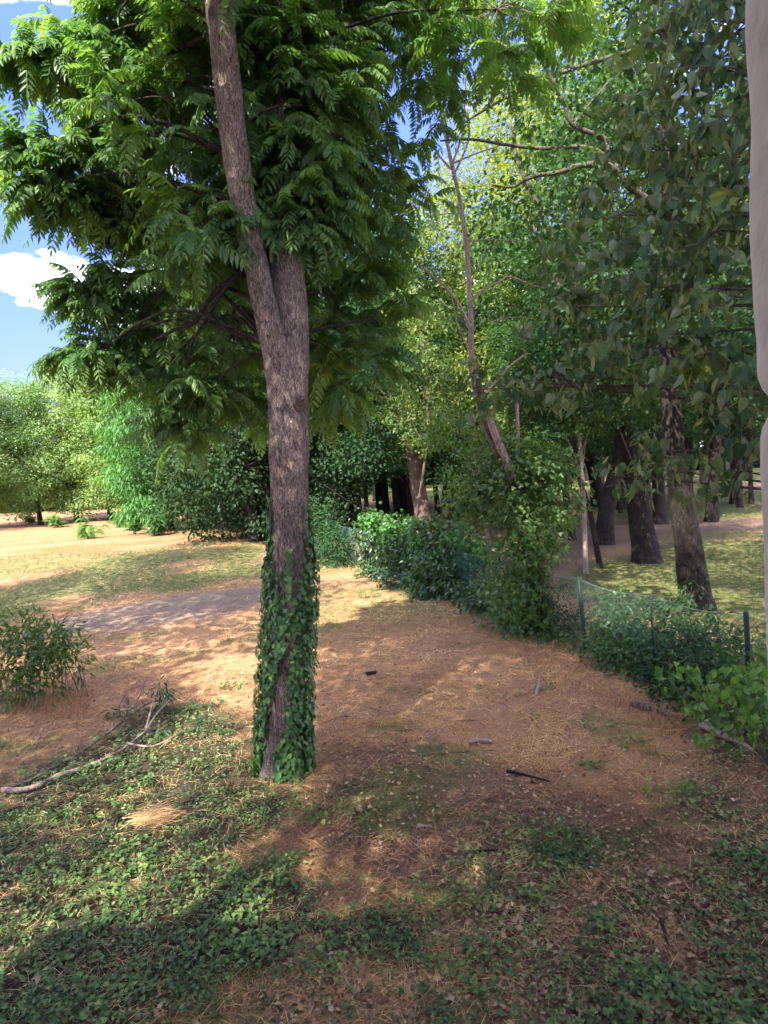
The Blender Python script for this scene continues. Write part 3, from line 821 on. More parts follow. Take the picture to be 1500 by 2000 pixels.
# left side: edge of the wood and the far lit tree line
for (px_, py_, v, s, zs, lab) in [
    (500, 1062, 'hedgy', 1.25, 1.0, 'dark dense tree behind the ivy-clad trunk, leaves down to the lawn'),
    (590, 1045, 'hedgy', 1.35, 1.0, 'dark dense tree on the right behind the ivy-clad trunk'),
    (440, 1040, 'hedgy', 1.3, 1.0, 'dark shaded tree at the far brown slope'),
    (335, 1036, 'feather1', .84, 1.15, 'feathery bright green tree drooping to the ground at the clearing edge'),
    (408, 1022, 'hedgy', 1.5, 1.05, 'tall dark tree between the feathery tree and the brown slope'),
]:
    p = at(px_, py_); std_tree('woodland_tree' if v != 'feather1' else 'locust_tree', p[0], p[1], v, s, rng.random() * 6.28, lab, zs=zs, sink=.3)
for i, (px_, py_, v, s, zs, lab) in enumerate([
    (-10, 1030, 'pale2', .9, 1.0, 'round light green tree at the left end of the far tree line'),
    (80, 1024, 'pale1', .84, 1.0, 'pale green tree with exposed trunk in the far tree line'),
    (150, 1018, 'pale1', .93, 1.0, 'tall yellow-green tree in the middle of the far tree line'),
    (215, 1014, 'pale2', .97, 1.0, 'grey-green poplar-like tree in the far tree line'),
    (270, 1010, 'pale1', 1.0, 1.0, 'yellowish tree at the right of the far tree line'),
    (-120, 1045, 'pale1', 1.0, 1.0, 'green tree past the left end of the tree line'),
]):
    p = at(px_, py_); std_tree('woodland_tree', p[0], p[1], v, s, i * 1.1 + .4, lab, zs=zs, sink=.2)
for i in range(9):   # wood behind the far tree line
    std_tree('woodland_tree', -75 + i * 8.5, 78 + (i % 3) * 5, ['dark1', 'pale1', 'dark2'][i % 3], .7, i * .9, 'dark tree of the second row behind the far lit tree line', group='second row of trees behind the far tree line', sink=.4)

# low dark undergrowth closing the view deep in the park
rb = np.random.default_rng(808)
bl = [(np.array([-30 + i * 5.2 + rb.uniform(-1.5, 1.5), 118 + rb.uniform(-7, 7), rb.uniform(2.2, 4.4)]), (4.5, 3.5, rb.uniform(3.4, 4.8))) for i in range(34)] + \
     [(np.array([-110 + i * 6.5 + rb.uniform(-1.5, 1.5), 92 + rb.uniform(-3, 3), 2.2]), (5, 3, 3.2)) for i in range(17)]
Q, Fr, S, tn, *_ = leaf_cloud('f', bl, 26, 12, .7, KITE, (.5, .9), 'mid', 809, .4, .6, .7)
tag(link('far_undergrowth', stamp_mesh('far_undergrowth', KITE, Q, Fr, S, M['dark'], tn)), 'band of dark undergrowth closing the view behind the farthest trunks', 'undergrowth', kind='stuff')

# ------------------------------------------------------------------ main ivy-clad tree of heaven
Y0 = at(555, 1505)[1]
mb = MB()
K0 = Y0 / FPX
mainpx = [(553, 1512, 98), (552, 1460, 86), (555, 1380, 82), (560, 1280, 80), (566, 1180, 76), (567, 1080, 74), (566, 980, 72), (563, 890, 74), (562, 820, 72), (552, 750, 60), (538, 680, 50), (518, 590, 46), (503, 510, 44), (488, 430, 44), (474, 340, 47), (463, 240, 47), (454, 140, 46), (446, 50, 46), (440, -60, 42), (430, -200, 38), (420, -380, 28), (405, -600, 12)]
mp_ = np.array([aty(a, b_, Y0) for a, b_, _ in mainpx]); mr = np.array([w * K0 / 2 for *_, w in mainpx])
mp_[0, 2] = gz(mp_[0, 0], mp_[0, 1]) - .12
mp_[9:, 1] -= np.linspace(0, .8, len(mp_) - 9)
tree = empty('ivy_clad_tree', (mp_[0, 0], mp_[0, 1], gz(mp_[0, 0], mp_[0, 1])), 0, 'tall forked tree of heaven with ivy on its lower trunk, standing alone in the straw', 'tree')
tube(mb, mp_, mr, 72, 420, bark=.016, flare=.12, seed=3)
link('trunk', mb.mesh('trunk', M['barkA']), tree)
mb = MB()
rpx = [(574, 980, 34), (576, 900, 50), (573, 820, 56), (570, 760, 60), (570, 700, 62), (565, 640, 68), (557, 570, 76), (551, 500, 70), (547, 430, 52), (545, 340, 40), (538, 240, 34), (533, 140, 30), (528, 40, 28), (524, -80, 24), (515, -260, 16), (505, -420, 8)]
rp = np.array([aty(a, b_, Y0) for a, b_, _ in rpx]); rr_ = np.array([w * K0 / 2 for *_, w in rpx])
rp[:, 1] += np.interp(np.arange(len(rp)), [0, 3, 8, 15], [0.05, .10, .25, 1.2])
tube(mb, rp, rr_, 56, 300, bark=.014, seed=8)
# pruned stub and burl
tube(mb, [aty(583, 790, Y0 - .12), aty(588, 775, Y0 - .30)], [.12, .05], 16, 4)
link('right_stem', mb.mesh('right_stem', M['barkA']), tree)
# crown blobs
BL = [(385, 40, 9.6, .75), (300, 130, 9.8, .6), (250, 30, 9.8, .3), (190, 125, 9.7, .38), (95, 110, 9.7, .16), (45, 120, 9.7, .1), (330, 190, 9.0, .95), (420, 90, 9.0, .7), (270, 210, 9.9, .6), (200, 225, 9.7, .25), (170, 320, 9.4, .4),
      (75, 300, 9.3, .2), (75, 375, 9.3, .16), (250, 330, 9.9, .7), (160, 420, 9.7, .25), (250, 420, 10.2, .5), (330, 320, 9.3, .85), (380, 440, 8.7, .75), (440, 400, 9.0, .45), (300, 510, 10.4, .95), (240, 560, 10.4, .45),
      (165, 570, 10.3, .2), (350, 620, 10.7, .95), (250, 650, 10.6, .7), (190, 690, 10.6, .3), (300, 740, 11.0, .8), (400, 740, 11.2, .9), (370, 840, 11.2, .55), (440, 620, 11.6, .9), (470, 800, 11.8, .6),
      (620, 60, 10.2, 1.1), (740, 50, 11.0, 1.0), (560, 180, 11.6, 1.0), (640, 180, 9.8, .8), (700, 230, 10.6, .95), (780, 200, 11.6, .9), (610, 330, 10.6, .9), (700, 370, 10.7, .95), (770, 350, 11.6, .8),
      (640, 470, 10.8, .9), (720, 500, 11.0, .85), (660, 600, 11.2, .85), (740, 640, 11.4, .7), (690, 720, 9.9, .55), (620, 680, 11.6, .7), (560, 520, 12.4, 1.0), (510, 350, 12.6, 1.1), (450, 230, 11.6, 1.0), (420, 500, 11.9, 1.0),
      (540, 30, 12.0, 1.1), (500, 690, 12.4, .9), (600, 420, 9.4, .4), (480, 500, 9.2, .35),
      (560, 400, 9.4, .4), (575, 250, 9.4, .45), (590, 470, 9.5, .35), (545, 120, 9.5, .45), (600, 330, 9.3, .4), (540, 30, 9.4, .4), (640, 780, 11.8, .45), (520, 430, 9.1, .3), (565, 360, 9.2, .45), (550, 300, 9.2, .4), (590, 290, 9.0, .4), (575, 455, 9.0, .3), (610, 400, 9.0, .4), (480, 440, 8.8, .2),  (580, 180, 9.3, .4), (555, 90, 9.3, .4), (600, 440, 9.3, .35), (150, 700, 10.4, .15), (355, -70, 9.8, .7), (420, -110, 10.4, 1.2), (560, -110, 10.6, 1.2), (700, -90, 10.8, 1.1), (820, -40, 11.6, .9), (350, -250, 10.3, 1.2), (500, -260, 10.6, 1.3), (650, -240, 10.8, 1.2), (430, -420, 10.4, 1.2), (560, -420, 10.8, 1.1),
      (380, -350, 10.8, 1.2), (700, -380, 11.2, 1.3), (500, -600, 10.8, 1.5), (380, -560, 11.5, 1.4), (640, -600, 11.6, 1.4), (500, -820, 11.2, 1.4), (560, -420, 12.6, 1.4), (400, -260, 12.4, 1.4), (700, -200, 12.8, 1.4)]
blobs = [(aty(a, b_, Y_), (r_, r_ * .9, r_ * .8)) for a, b_, Y_, r_ in BL]
blobs += [(np.array([-1.6 + dx, 10.3 + dy, z_]), (1.5, 1.5, 1.1)) for dx, dy, z_ in [(0, -3.4, 10.6), (2.2, -2.6, 11.2), (-1.2, -1.6, 12), (3.6, -.6, 10.6), (-2.4, .6, 13), (1.5, .5, 12.6), (-1.5, .8, 13), (0, -2, 13), (3, 2, 12.2), (-3, 2.4, 12.2), (0, 2.8, 12.8), (.5, .3, 14.6)]]  # crown lobes above the view, added to shade the ground beyond
r = np.random.default_rng(99)
RP, RD, RI = blob_points(blobs, 15.0, r, .15)
lim = MB(); tw = MB()
stems = np.vstack([catmull(mp_[10:], 60), catmull(rp[6:], 50)])
srad = np.concatenate([np.interp(np.linspace(0, 1, 60), np.linspace(0, 1, len(mr[10:])), mr[10:]), np.interp(np.linspace(0, 1, 50), np.linspace(0, 1, len(rr_[6:])), rr_[6:])])
bc = []
for i, (c_, rad) in enumerate(blobs):
    dz = c_[2] - stems[:, 2]
    cost = np.linalg.norm(stems - c_, axis=1) + np.abs(dz - .22 * np.linalg.norm((stems - c_)[:, :2], axis=1)) * 1.3
    j = int(np.argmin(cost)); st = stems[j]
    dist = np.linalg.norm(c_ - st)
    r0 = min(srad[j] * .35, .008 + .007 * dist)
    mid = st * .5 + c_ * .5 + np.array([0, 0, .12 * dist]) + r.normal(0, .08 * dist, 3)
    tube(lim, [st, mid, c_], [r0, r0 * .65, r0 * .25], 7, 10)
    bc.append(c_)
for p, i in zip(RP, RI):
    c_ = bc[i]; mid = (c_ + p) / 2 + r.normal(0, .06, 3) + [0, 0, .05]
    tube(tw, [c_, mid, p], [.007, .005, .003], 3, 4, cap=False)
link('limbs', lim.mesh('limbs', M['bark_dark']), tree)
link('twigs', tw.mesh('twigs', M['twig']), tree)['kind'] = 'stuff'
# the low branch that sweeps left under the crown
for pth, w in [([(492, 520, 0), (470, 535, -.1), (440, 555, -.1), (405, 590, -.1), (380, 630, 0), (350, 640, .1), (300, 665, .2)], 10), ([(448, 553, -.1), (425, 585, -.1), (410, 615, 0), (380, 660, 0), (365, 710, .1)], 7),
               ([(492, 330, 0), (520, 300, 0), (550, 275, .1), (572, 250, .2)], 7), ([(490, 240, 0), (520, 215, -.1), (555, 207, 0), (590, 205, 0)], 4), ([(450, 300, 0), (430, 265, .1), (405, 235, .1), (380, 200, .2)], 8)]:
    b1 = MB()
    P = [aty(a, b_, Y0 + dy) for a, b_, dy in pth]
    tube(b1, P, np.linspace(w, w * .5, len(P)) * K0 / 2 * 1.2, 10, 24, bark=.004)
    link('branch', b1.mesh('branch', M['bark_dark']), tree)
# fronds
FT = [make_frond(11, .50, .45, .24, 1), make_frond(12, .85, .35, .22, 2), make_frond(10, .30, .75, .25, 3), make_frond(12, .65, .6, .22, 4)]
FP = []; FD = []; FS = []; FTt = []
for p, dv in zip(RP, RD):
    nf_ = r.integers(5, 9); a0 = r.random() * 6.28; tcl = r.random()
    for q in range(nf_):
        a = a0 + q * 2.4 + r.normal(0, .3)
        d = np.array([math.cos(a), math.sin(a), r.uniform(-.35, .45)]) + dv * .55 * [1, 1, .3]
        FP.append(p + r.normal(0, .04, 3)); FD.append(d); FS.append(r.uniform(.40, .80)); FTt.append(np.clip(.15 + .5 * tcl + r.normal(0, .12), 0, 1))
FP = np.array(FP); FD = np.array(FD); FS = np.array(FS); FTt = np.array(FTt)
up = np.tile([0, 0, 1.0], (len(FP), 1)) + r.normal(0, .25, FP.shape)
FF = frames(FD, up)
ft = r.integers(0, 4, len(FP))
# nearest visible fronds become separate parts
pc = FP @ _M3[:, :] * 0
vx = (FP - [0, 0, EYE]) @ _M3
pxp = 750 + vx[:, 0] / -vx[:, 2] * FPX; pyp = 1000 - vx[:, 1] / -vx[:, 2] * FPX
score = FP[:, 1] - FS * 2 + np.where((pxp < 0) | (pxp > 900) | (pyp < 0), 100, 0)
order = np.argsort(score); near = np.zeros(len(FP), bool); near[order[:300]] = True
Vs = []; Fs = []; As = []; off = 0
for kf in range(4):
    tv, tf, n0 = FT[kf]
    s = (ft == kf) & ~near
    V, F, ix = stamp((tv, tf), FP[s], FF[s], FS[s])
    Vs.append(V); Fs += [f + off for f in F]; As.append(FTt[s][ix]); off += len(V)
fo = link('foliage', mesh_np('foliage', np.vstack(Vs), Fs, M['pinnate'], False, {'tint': np.concatenate(As)}), tree)
fo['kind'] = 'stuff'
fm = {}
for kf in range(4):
    for tq in range(4):
        tv, tf, n0 = FT[kf]
        fm[kf, tq] = mesh_np('frond', tv, tf, M['pinnate'], False, {'tint': np.full(len(tv), .2 + .22 * tq)})
tl = Vector(tree.location)
for i in np.where(near)[0]:
    o = bpy.data.objects.new('frond', fm[int(ft[i]), int(min(3, FTt[i] * 4))])
    C.objects.link(o); o.parent = tree
    m4 = Matrix(FF[i].tolist()).to_4x4() @ Matrix.Scale(float(FS[i]), 4)
    m4.translation = Vector(FP[i]) - tl
    o.matrix_local = m4

# ------------------------------------------------------------------ ivy on that trunk
r = np.random.default_rng(5)
tc_ = catmull(mp_, 420); trd = np.interp(np.linspace(0, 1, 420), np.linspace(0, 1, len(mr)), mr)
N = 9000
jj = r.integers(2, 150, N)
ths = r.random(N) * 2 * np.pi
nx_ = np.sin(ths); ny_ = -np.cos(ths)      # th=0 faces the camera
cen = tc_[jj] + np.column_stack([np.zeros(N), np.zeros(N), r.normal(0, .02, N)])
vv = (cen - [0, 0, EYE]) @ _M3; pyj = 1000 - vv[:, 1] / -vv[:, 2] * FPX
s = nx_; front = ny_ < .2
s0 = np.interp(pyj, [1200, 1260, 1330, 1400, 1450, 1515], [.22, .15, -.12, -.15, -.45, -.50])
wb = np.interp(pyj, [1190, 1240, 1290, 1340, 1400, 1450, 1515], [.03, .10, .22, .36, .40, .26, .34])
bare = front & (np.abs(s - s0) < wb * (1 + .3 * (fbm(pyj / 18, s * 3, 4) - .5)))
topn = 1110 + 75 * (vnoise(ths * 2.6, pyj * 0, 8) - .5) * 2 - np.where(np.abs(s) > .80, 105, 0) - 35 * (vnoise(ths * 7, pyj * 0, 18) > .72)
thin = np.clip((pyj - topn) / 45, 0, 1)
keep = ~bare & (pyj > topn) & (r.random(N) < (.12 + .88 * thin)) & (r.random(N) < .97)
jj, ths, nx_, ny_, cen, pyj = jj[keep], ths[keep], nx_[keep], ny_[keep], cen[keep], pyj[keep]
N = len(jj)
nrm = np.column_stack([nx_, ny_, np.zeros(N)])
lift_ = r.uniform(.015, .10, N) * (1 + .4 * (np.abs(nx_) > .8)) * np.clip((pyj - 1000) / 120, .4, 1)
P = cen + nrm * (trd[jj] + lift_)[:, None]
d = np.column_stack([r.normal(0, .35, N), r.normal(0, .12, N), -np.ones(N)]) + nrm * r.uniform(0, .5, N)[:, None]
nn = nrm + np.column_stack([r.normal(0, .25, N), r.normal(0, .2, N), r.uniform(.0, .6, N)])
Fi = frames(d, nn); S_ = r.uniform(.045, .092, N)
tn = np.clip(.30 + .25 * (fbm(ths * 2, pyj / 40, 44) - .5) * 2 + r.normal(0, .14, N) + np.where((np.abs(pyj - 1265) < 45) & (r.random(N) < .15), .5, 0), 0, 1)  # some leaves in one band tinted brighter to look sunlit
ivy = empty('climbing_ivy', tuple(tree.location), 0, 'glossy green ivy sleeve wrapped round the lower trunk of the tall tree', 'ivy')
score = np.where(ny_ < -.2, -S_ - lift_ * .7, 10); ordr = np.argsort(score)
big = np.zeros(N, bool); big[ordr[:290]] = True
o = link('foliage', stamp_mesh('foliage', IVY, P[~big], Fi[~big], S_[~big], M['ivy'], tn[~big]), ivy); o['kind'] = 'stuff'
ivm = [mesh_np('ivy_leaf', IVY[0], IVY[1], M['ivy'], False, {'tint': np.full(len(IVY[0]), t)}) for t in (.12, .25, .38, .5, .68, .95)]
for i in np.where(big)[0]:
    o = bpy.data.objects.new('leaf', ivm[int(min(5, tn[i] * 6))]); C.objects.link(o); o.parent = ivy
    m4 = Matrix(Fi[i].tolist()).to_4x4() @ Matrix.Scale(float(S_[i]), 4); m4.translation = Vector(P[i]) - tl; o.matrix_local = m4
st = MB()
for q in range(16):
    a = r.random() * 6.28; pts = []
    for j in range(3, int(r.uniform(60, 125)), 8):
        a += r.normal(0, .12); nv = np.array([math.sin(a), -math.cos(a), 0]); pts.append(tc_[j] + nv * (trd[j] + .012))
    tube(st, pts, np.linspace(.009, .004, len(pts)), 5, len(pts) * 2, cap=False)
link('vine_stems', st.mesh('vine_stems', M['twig']), ivy)

# ------------------------------------------------------------------ box elder / dead tree at the fence
def px_tube(mb, pth, Yc, w0, w1, sides=10, n=30, bark=0.0, seed=0):
    P = [aty(a, b_, Yc + (rest[0] if rest else 0)) for a, b_, *rest in pth]
    k_ = Yc / FPX / 2
    tube(mb, P, np.linspace(w0, w1, len(P)) * k_, sides, n, bark=bark, seed=seed)
    return P

Yk = 15.2
kb = at(1066, 1232)
be = empty('box_elder_tree', (kb[0], kb[1], gz(kb[0], kb[1])), 0, 'leaning box elder at the fence with creepers and bare broken stems', 'tree')
mb = MB()
P0 = np.array([kb, aty(1062, 1180, Yk), aty(1045, 1110, Yk), aty(1022, 1010, Yk), aty(990, 910, Yk), aty(955, 830, Yk), aty(935, 770, Yk), aty(922, 700, Yk)])
P0[0, 2] = gz(kb[0], kb[1]) - .1; Yk = P0[0, 1]
tube(mb, P0, np.array([44, 38, 34, 30, 30, 24, 20, 15]) * Yk / FPX / 2, 24, 80, bark=.02, flare=.3, seed=4)
link('trunk', mb.mesh('trunk', M['bark_tan']), be)
mb = MB(); px_tube(mb, [(928, 740), (921, 680), (918, 590), (912, 490), (900, 400), (882, 320), (868, 250), (850, 150), (835, 40), (820, -60)], Yk, 12, 4, 14, 70, .01)
link('dead_stem', mb.mesh('dead_stem', M['deadwood']), be)
mb = MB(); px_tube(mb, [(1019, 1000), (1015, 930), (1012, 860), (1010, 780)], Yk, 10, 6, 10, 20, .01)
link('dead_stem', mb.mesh('dead_stem', M['deadwood']), be)
mb = MB(); px_tube(mb, [(1000, 935), (985, 890), (968, 850), (955, 815)], Yk - .25, 16, 14, 10, 20, .01)  # pale strip along the leaning trunk stands in for sunlight on it
for pth, w0, w1 in [([(918, 590), (945, 565), (975, 550), (995, 540), (1030, 553), (1060, 562)], 5, 2), ([(918, 640), (900, 600), (875, 565), (840, 535), (800, 490), (775, 430)], 6, 2),
    ([(880, 330), (850, 290), (840, 230), (845, 150)], 5, 2), ([(885, 345), (915, 270), (910, 180), (905, 60)], 5, 2), ([(882, 320), (930, 300), (990, 280)], 4, 1.5),
    ([(868, 250), (820, 170), (800, 100), (790, 20)], 4, 1.5), ([(912, 470), (960, 468), (1010, 470)], 3, 1), ([(905, 420), (875, 417), (830, 425)], 3, 1), ([(920, 690), (905, 660), (890, 620), (880, 560)], 4, 2),
    ([(918, 560), (935, 520), (950, 480)], 3, 1), ([(882, 325), (905, 245), (890, 150), (880, 60)], 5, 2), ([(940, 780), (990, 720), (1030, 690)], 6, 3), ([(960, 630), (985, 620), (1040, 622)], 3, 1)]:
    px_tube(mb, pth, Yk - .05, w0, w1, 6, 16)
link('bare_branches_lit_strip', mb.mesh('bare_branches_lit_strip', M['deadwood']), be)
EB = [(1010, 890, 0, .5), (1060, 900, 0, .6), (900, 950, .8, .45), (920, 990, .5, .5), (1040, 930, 0, .8), (985, 960, .3, .7), (1080, 980, 0, .6), (1030, 1010, -.2, .75), (950, 930, .6, .5), (1010, 1090, -.1, .6), (1055, 1070, -.3, .5), (1000, 1160, -.3, .6), (1040, 1150, -.4, .5), (1050, 1230, -.5, .5), (1010, 1200, 0, .5), (1075, 1260, -.7, .35),
      (930, 860, 1.0, .5), (860, 840, 1.5, .5)]
bl = [(aty(a, b_, Yk + dy), r_ * 1.15) for a, b_, dy, r_ in EB]
Q, Fr, S, tn, *_ = leaf_cloud('foliage', bl, 115, 13, .17, TRIFOL, (.08, .15), 'bush', 301, .9, .7, .3)
link('foliage', stamp_mesh('foliage', TRIFOL, Q, Fr, S, leaf_mat('box_elder_leaf', [(.02, .07, .022), (.045, .12, .032), (.085, .175, .042), (.18, .26, .05)], .4, .45, .4), tn), be)['kind'] = 'stuff'

# younger yellow-green tree left of it
yt = at(800, 1135)
ye = empty('young_tree', (yt[0], yt[1], gz(yt[0], yt[1])), 0, 'young tree with hanging yellow-green leaf sprays above the hedge', 'tree')
mb = MB(); tube(mb, [yt - [0, 0, .1], aty(815, 1000, yt[1]), aty(835, 850, yt[1]), aty(830, 700, yt[1]), aty(810, 560, yt[1])], [.06, .05, .045, .03, .01], 10, 24)
YB = [(850, 780, .7), (800, 760, .6), (820, 690, .8), (780, 700, .5), (870, 720, .6), (880, 830, .6), (830, 850, .5), (800, 600, .7), (850, 620, .6), (900, 780, .5), (770, 820, .45)]
bl = []
for a, b_, r_ in YB:
    c_ = aty(a, b_, yt[1] + rng.uniform(-.6, .6)); bl.append((c_, r_)); tube(mb, [aty(832, min(880, b_ + 90), yt[1]), (c_ + aty(832, b_, yt[1])) / 2, c_], [.02, .014, .006], 5, 6)
link('trunk', mb.mesh('trunk', M['bark_tan']), ye)
Q, Fr, S, tn, *_ = leaf_cloud('foliage', bl, 75, 12, .2, TRIFOL, (.08, .15), 'mid', 311, 1.2, .8, .3)
link('foliage', stamp_mesh('foliage', TRIFOL, Q, Fr, S, leaf_mat('young_leaf', [(.025, .07, .02), (.05, .115, .028), (.09, .16, .035), (.19, .23, .04)], .45, .5, .35), tn), ye)['kind'] = 'stuff'

# arching bare limbs of the largest tree
mb = MB()
YA = bigA.location.y
for pth, w0, w1 in [([(1215, 350, -1.0), (1190, 325, -1.2), (1140, 322, -1.4), (1090, 337, -1.5), (1040, 345, -1.6), (1000, 365, -1.7), (960, 360, -1.8)], 14, 3), ([(1200, 340, -1), (1175, 300, -1.2), (1130, 287, -1.3), (1060, 290, -1.5), (990, 283, -1.6), (920, 272, -1.7), (860, 275, -1.8)], 10, 3),
    ([(1205, 350, -1), (1188, 300, -1.2), (1180, 270, -1.2), (1120, 245, -1.3), (1100, 200, -1.4), (1060, 120, -1.5), (1010, 30, -1.6), (980, -60, -1.7)], 11, 3), ([(1300, 90, 0), (1260, 95, -.5), (1180, 115, -1), (1090, 145, -1.3), (1000, 185, -1.6), (930, 225, -1.8), (880, 260, -2)], 11, 2),
    ([(1240, 100, -.5), (1180, 170, -.8), (1130, 230, -1), (1100, 280, -1)], 6, 2), ([(1310, 420, 0), (1260, 390, -.6), (1215, 350, -1.0)], 20, 14), ([(1130, 560, 2), (1085, 480, 2), (1050, 400, 2), (1010, 310, 2), (1005, 240, 2)], 18, 5), ([(1110, 600, 2), (1075, 520, 2), (1040, 440, 2.2)], 10, 5)]:
    px_tube(mb, pth, YA, w0, w1, 9, 30, .006)
link('arching_limbs', mb.mesh('arching_limbs', M['limb_grey']), bigA)

# ------------------------------------------------------------------ hedge and weeds along the fence
def plant(name, label, cat, bl_px, tpl, size, mat, seed, dens=60, per=12, spread=.15, droop=.5, foot=True, shell=.3, stem_mat='twig', stem_r=.008, group=None, flat=.7):
    bl = [(aty(a, b_, Y_), r_) for a, b_, Y_, r_ in bl_px]
    cx = np.mean([c_[0] for c_, _ in bl]); cy = np.mean([c_[1] for c_, _ in bl])
    e_ = empty(name, (cx, cy, gz(cx, cy)), 0, label, cat, group)
    mb = MB()
    r_g = np.random.default_rng(seed)
    for c_, rad in bl:
        for q in range(3):
            b0 = np.array([c_[0] + r_g.normal(0, .15), c_[1] + r_g.normal(0, .15), 0]); b0[2] = gz(b0[0], b0[1]) - .03
            e2 = c_ + r_g.normal(0, .4 * np.mean(rad), 3)
            tube(mb, [b0, (b0 + e2) / 2 + r_g.normal(0, .07, 3), e2], [stem_r, stem_r * .7, stem_r * .3], 5, 6, cap=False)
    link('stems', mb.mesh('stems', M[stem_mat]), e_)['kind'] = 'stuff'
    Q, Fr, S, tn, *_ = leaf_cloud('foliage', [(c_, r_ * 1.15) for c_, r_ in bl], dens * 1.7, per, spread, tpl, size, mat, seed, droop, flat, shell)
    k_ = Q[:, 2] > ground_z(Q[:, 0], Q[:, 1]) + .02
    o = link('foliage', stamp_mesh('foliage', tpl, Q[k_], Fr[k_], S[k_], M[mat], tn[k_]), e_); o['kind'] = 'stuff'
    return e_

plant('vine_bush', 'broad vine-covered bush swelling over the fence in the middle', 'bush',
      [(745, 1050, 24, .85), (740, 1120, 24, .7), (790, 1070, 22.5, .9), (800, 1140, 21.5, .8), (850, 1070, 21, .85), (860, 1130, 20, .95), (900, 1090, 20, .8), (910, 1150, 19, .7), (840, 1180, 19.5, .6), (930, 1180, 17.6, .5), (770, 1160, 22, .5)],
      HEART, (.09, .17), 'bush', 401, 62, 13, .16, .8)
plant('hop_vine', 'lighter hop vine sprawling over the top of the broad bush', 'vine',
      [(730, 1020, 23.6, .45), (770, 1035, 22.5, .5), (830, 1045, 20.8, .5), (890, 1060, 19.6, .5), (920, 1085, 19.2, .4), (950, 1075, 19, .28)], HEART, (.10, .17), 'feather', 402, 45, 9, .15, .9)
plant('shadowy_bush', 'dark low bush in shade between the ivy trunk and the green post', 'bush',
      [(640, 1080, 27, .7), (660, 1060, 28, .9), (610, 1060, 29, .9), (625, 1020, 30, 1.0), (670, 1090, 26.5, .45)], OVAL, (.08, .15), 'dark', 403, 55, 12, .15, .5)
plant('fence_shrub', 'low mixed shrub hugging the fence foot right of the broad bush', 'shrub',
      [(1010, 1255, 15, .45), (1050, 1285, 14.2, .4), (1090, 1290, 13.6, .35), (1130, 1320, 12.8, .3), (1070, 1250, 14.4, .4), (1080, 1240, 14.6, .4), (990, 1150, 17, .45), (960, 1190, 16.8, .5), (985, 1215, 16, .5), (950, 1150, 17.2, .45), (970, 1235, 15.5, .32)], LANCE, (.08, .16), 'bush', 404, 75, 11, .12, .5)
plant('fence_weeds', 'dry-topped weeds growing at the leaning fence post', 'weeds',
      [(1120, 1290, 13.2, .32), (1100, 1265, 13.6, .3), (1145, 1305, 12.8, .28)], LANCE, (.05, .11), 'mid', 405, 90, 10, .12, .2)
plant('fence_shrub', 'dense green shrub right of the leaning fence post', 'shrub',
      [(1150, 1250, 13.4, .4), (1260, 1310, 11.6, .4), (1170, 1330, 12, .35), (1220, 1350, 11.6, .35), (1260, 1240, 12.6, .4), (1200, 1180, 13.8, .35), (1180, 1270, 12.6, .48), (1215, 1240, 12.8, .5), (1200, 1310, 12.1, .4), (1245, 1290, 11.9, .45), (1230, 1200, 13.4, .4), (1180, 1220, 13.4, .3)], OVAL, (.05, .11), 'bush', 406, 95, 12, .11, .4)
plant('fence_shrub', 'dark shrub behind the sagging mesh at the thin iron post', 'shrub',
      [(1310, 1200, 13.2, .4), (1380, 1240, 12, .45), (1340, 1330, 10.8, .4), (1310, 1360, 10.6, .3), (1400, 1250, 11.4, .4), (1290, 1360, 10.6, .3), (1240, 1370, 11, .25), (1290, 1250, 12.4, .45), (1330, 1230, 12.4, .42), (1300, 1310, 11.3, .4), (1360, 1290, 11, .42), (1270, 1330, 11.2, .3)], OVAL, (.06, .12), 'dark', 407, 90, 11, .12, .4)
plant('park_side_shrub', 'dark shrub mass on the park side behind the sagging mesh', 'shrub',
      [(1090, 1190, 15.4, .5), (1130, 1200, 14.8, .5), (1170, 1200, 14.4, .45), (1220, 1215, 13.9, .45), (1260, 1225, 13.4, .4), (1310, 1240, 12.9, .4), (1360, 1260, 12.3, .42), (1410, 1280, 11.8, .42), (1460, 1290, 11.3, .42), (1500, 1300, 11, .4), (1110, 1250, 14.4, .4), (1180, 1270, 13.6, .4), (1250, 1290, 12.6, .35)],
      LANCE, (.07, .13), 'dark', 411, 55, 11, .13, .4)
plant('corner_shrub', 'leafy shrub around the rightmost green fence post', 'shrub',
      [(1400, 1320, 10.2, .4), (1440, 1300, 10.2, .4), (1490, 1330, 9.8, .5), (1420, 1380, 9.3, .4), (1480, 1400, 9.0, .45), (1350, 1370, 9.9, .3), (1540, 1380, 9, .5)], OVAL, (.07, .13), 'mid', 408, 70, 10, .13, .5)
plant('big_trunk_sucker', 'light green shoots in front of the largest dark trunk', 'shoots',
      [(1350, 1150, 16, .4), (1340, 1180, 15.6, .3)], LANCE, (.08, .16), 'mid', 409, 40, 8, .16, .5)
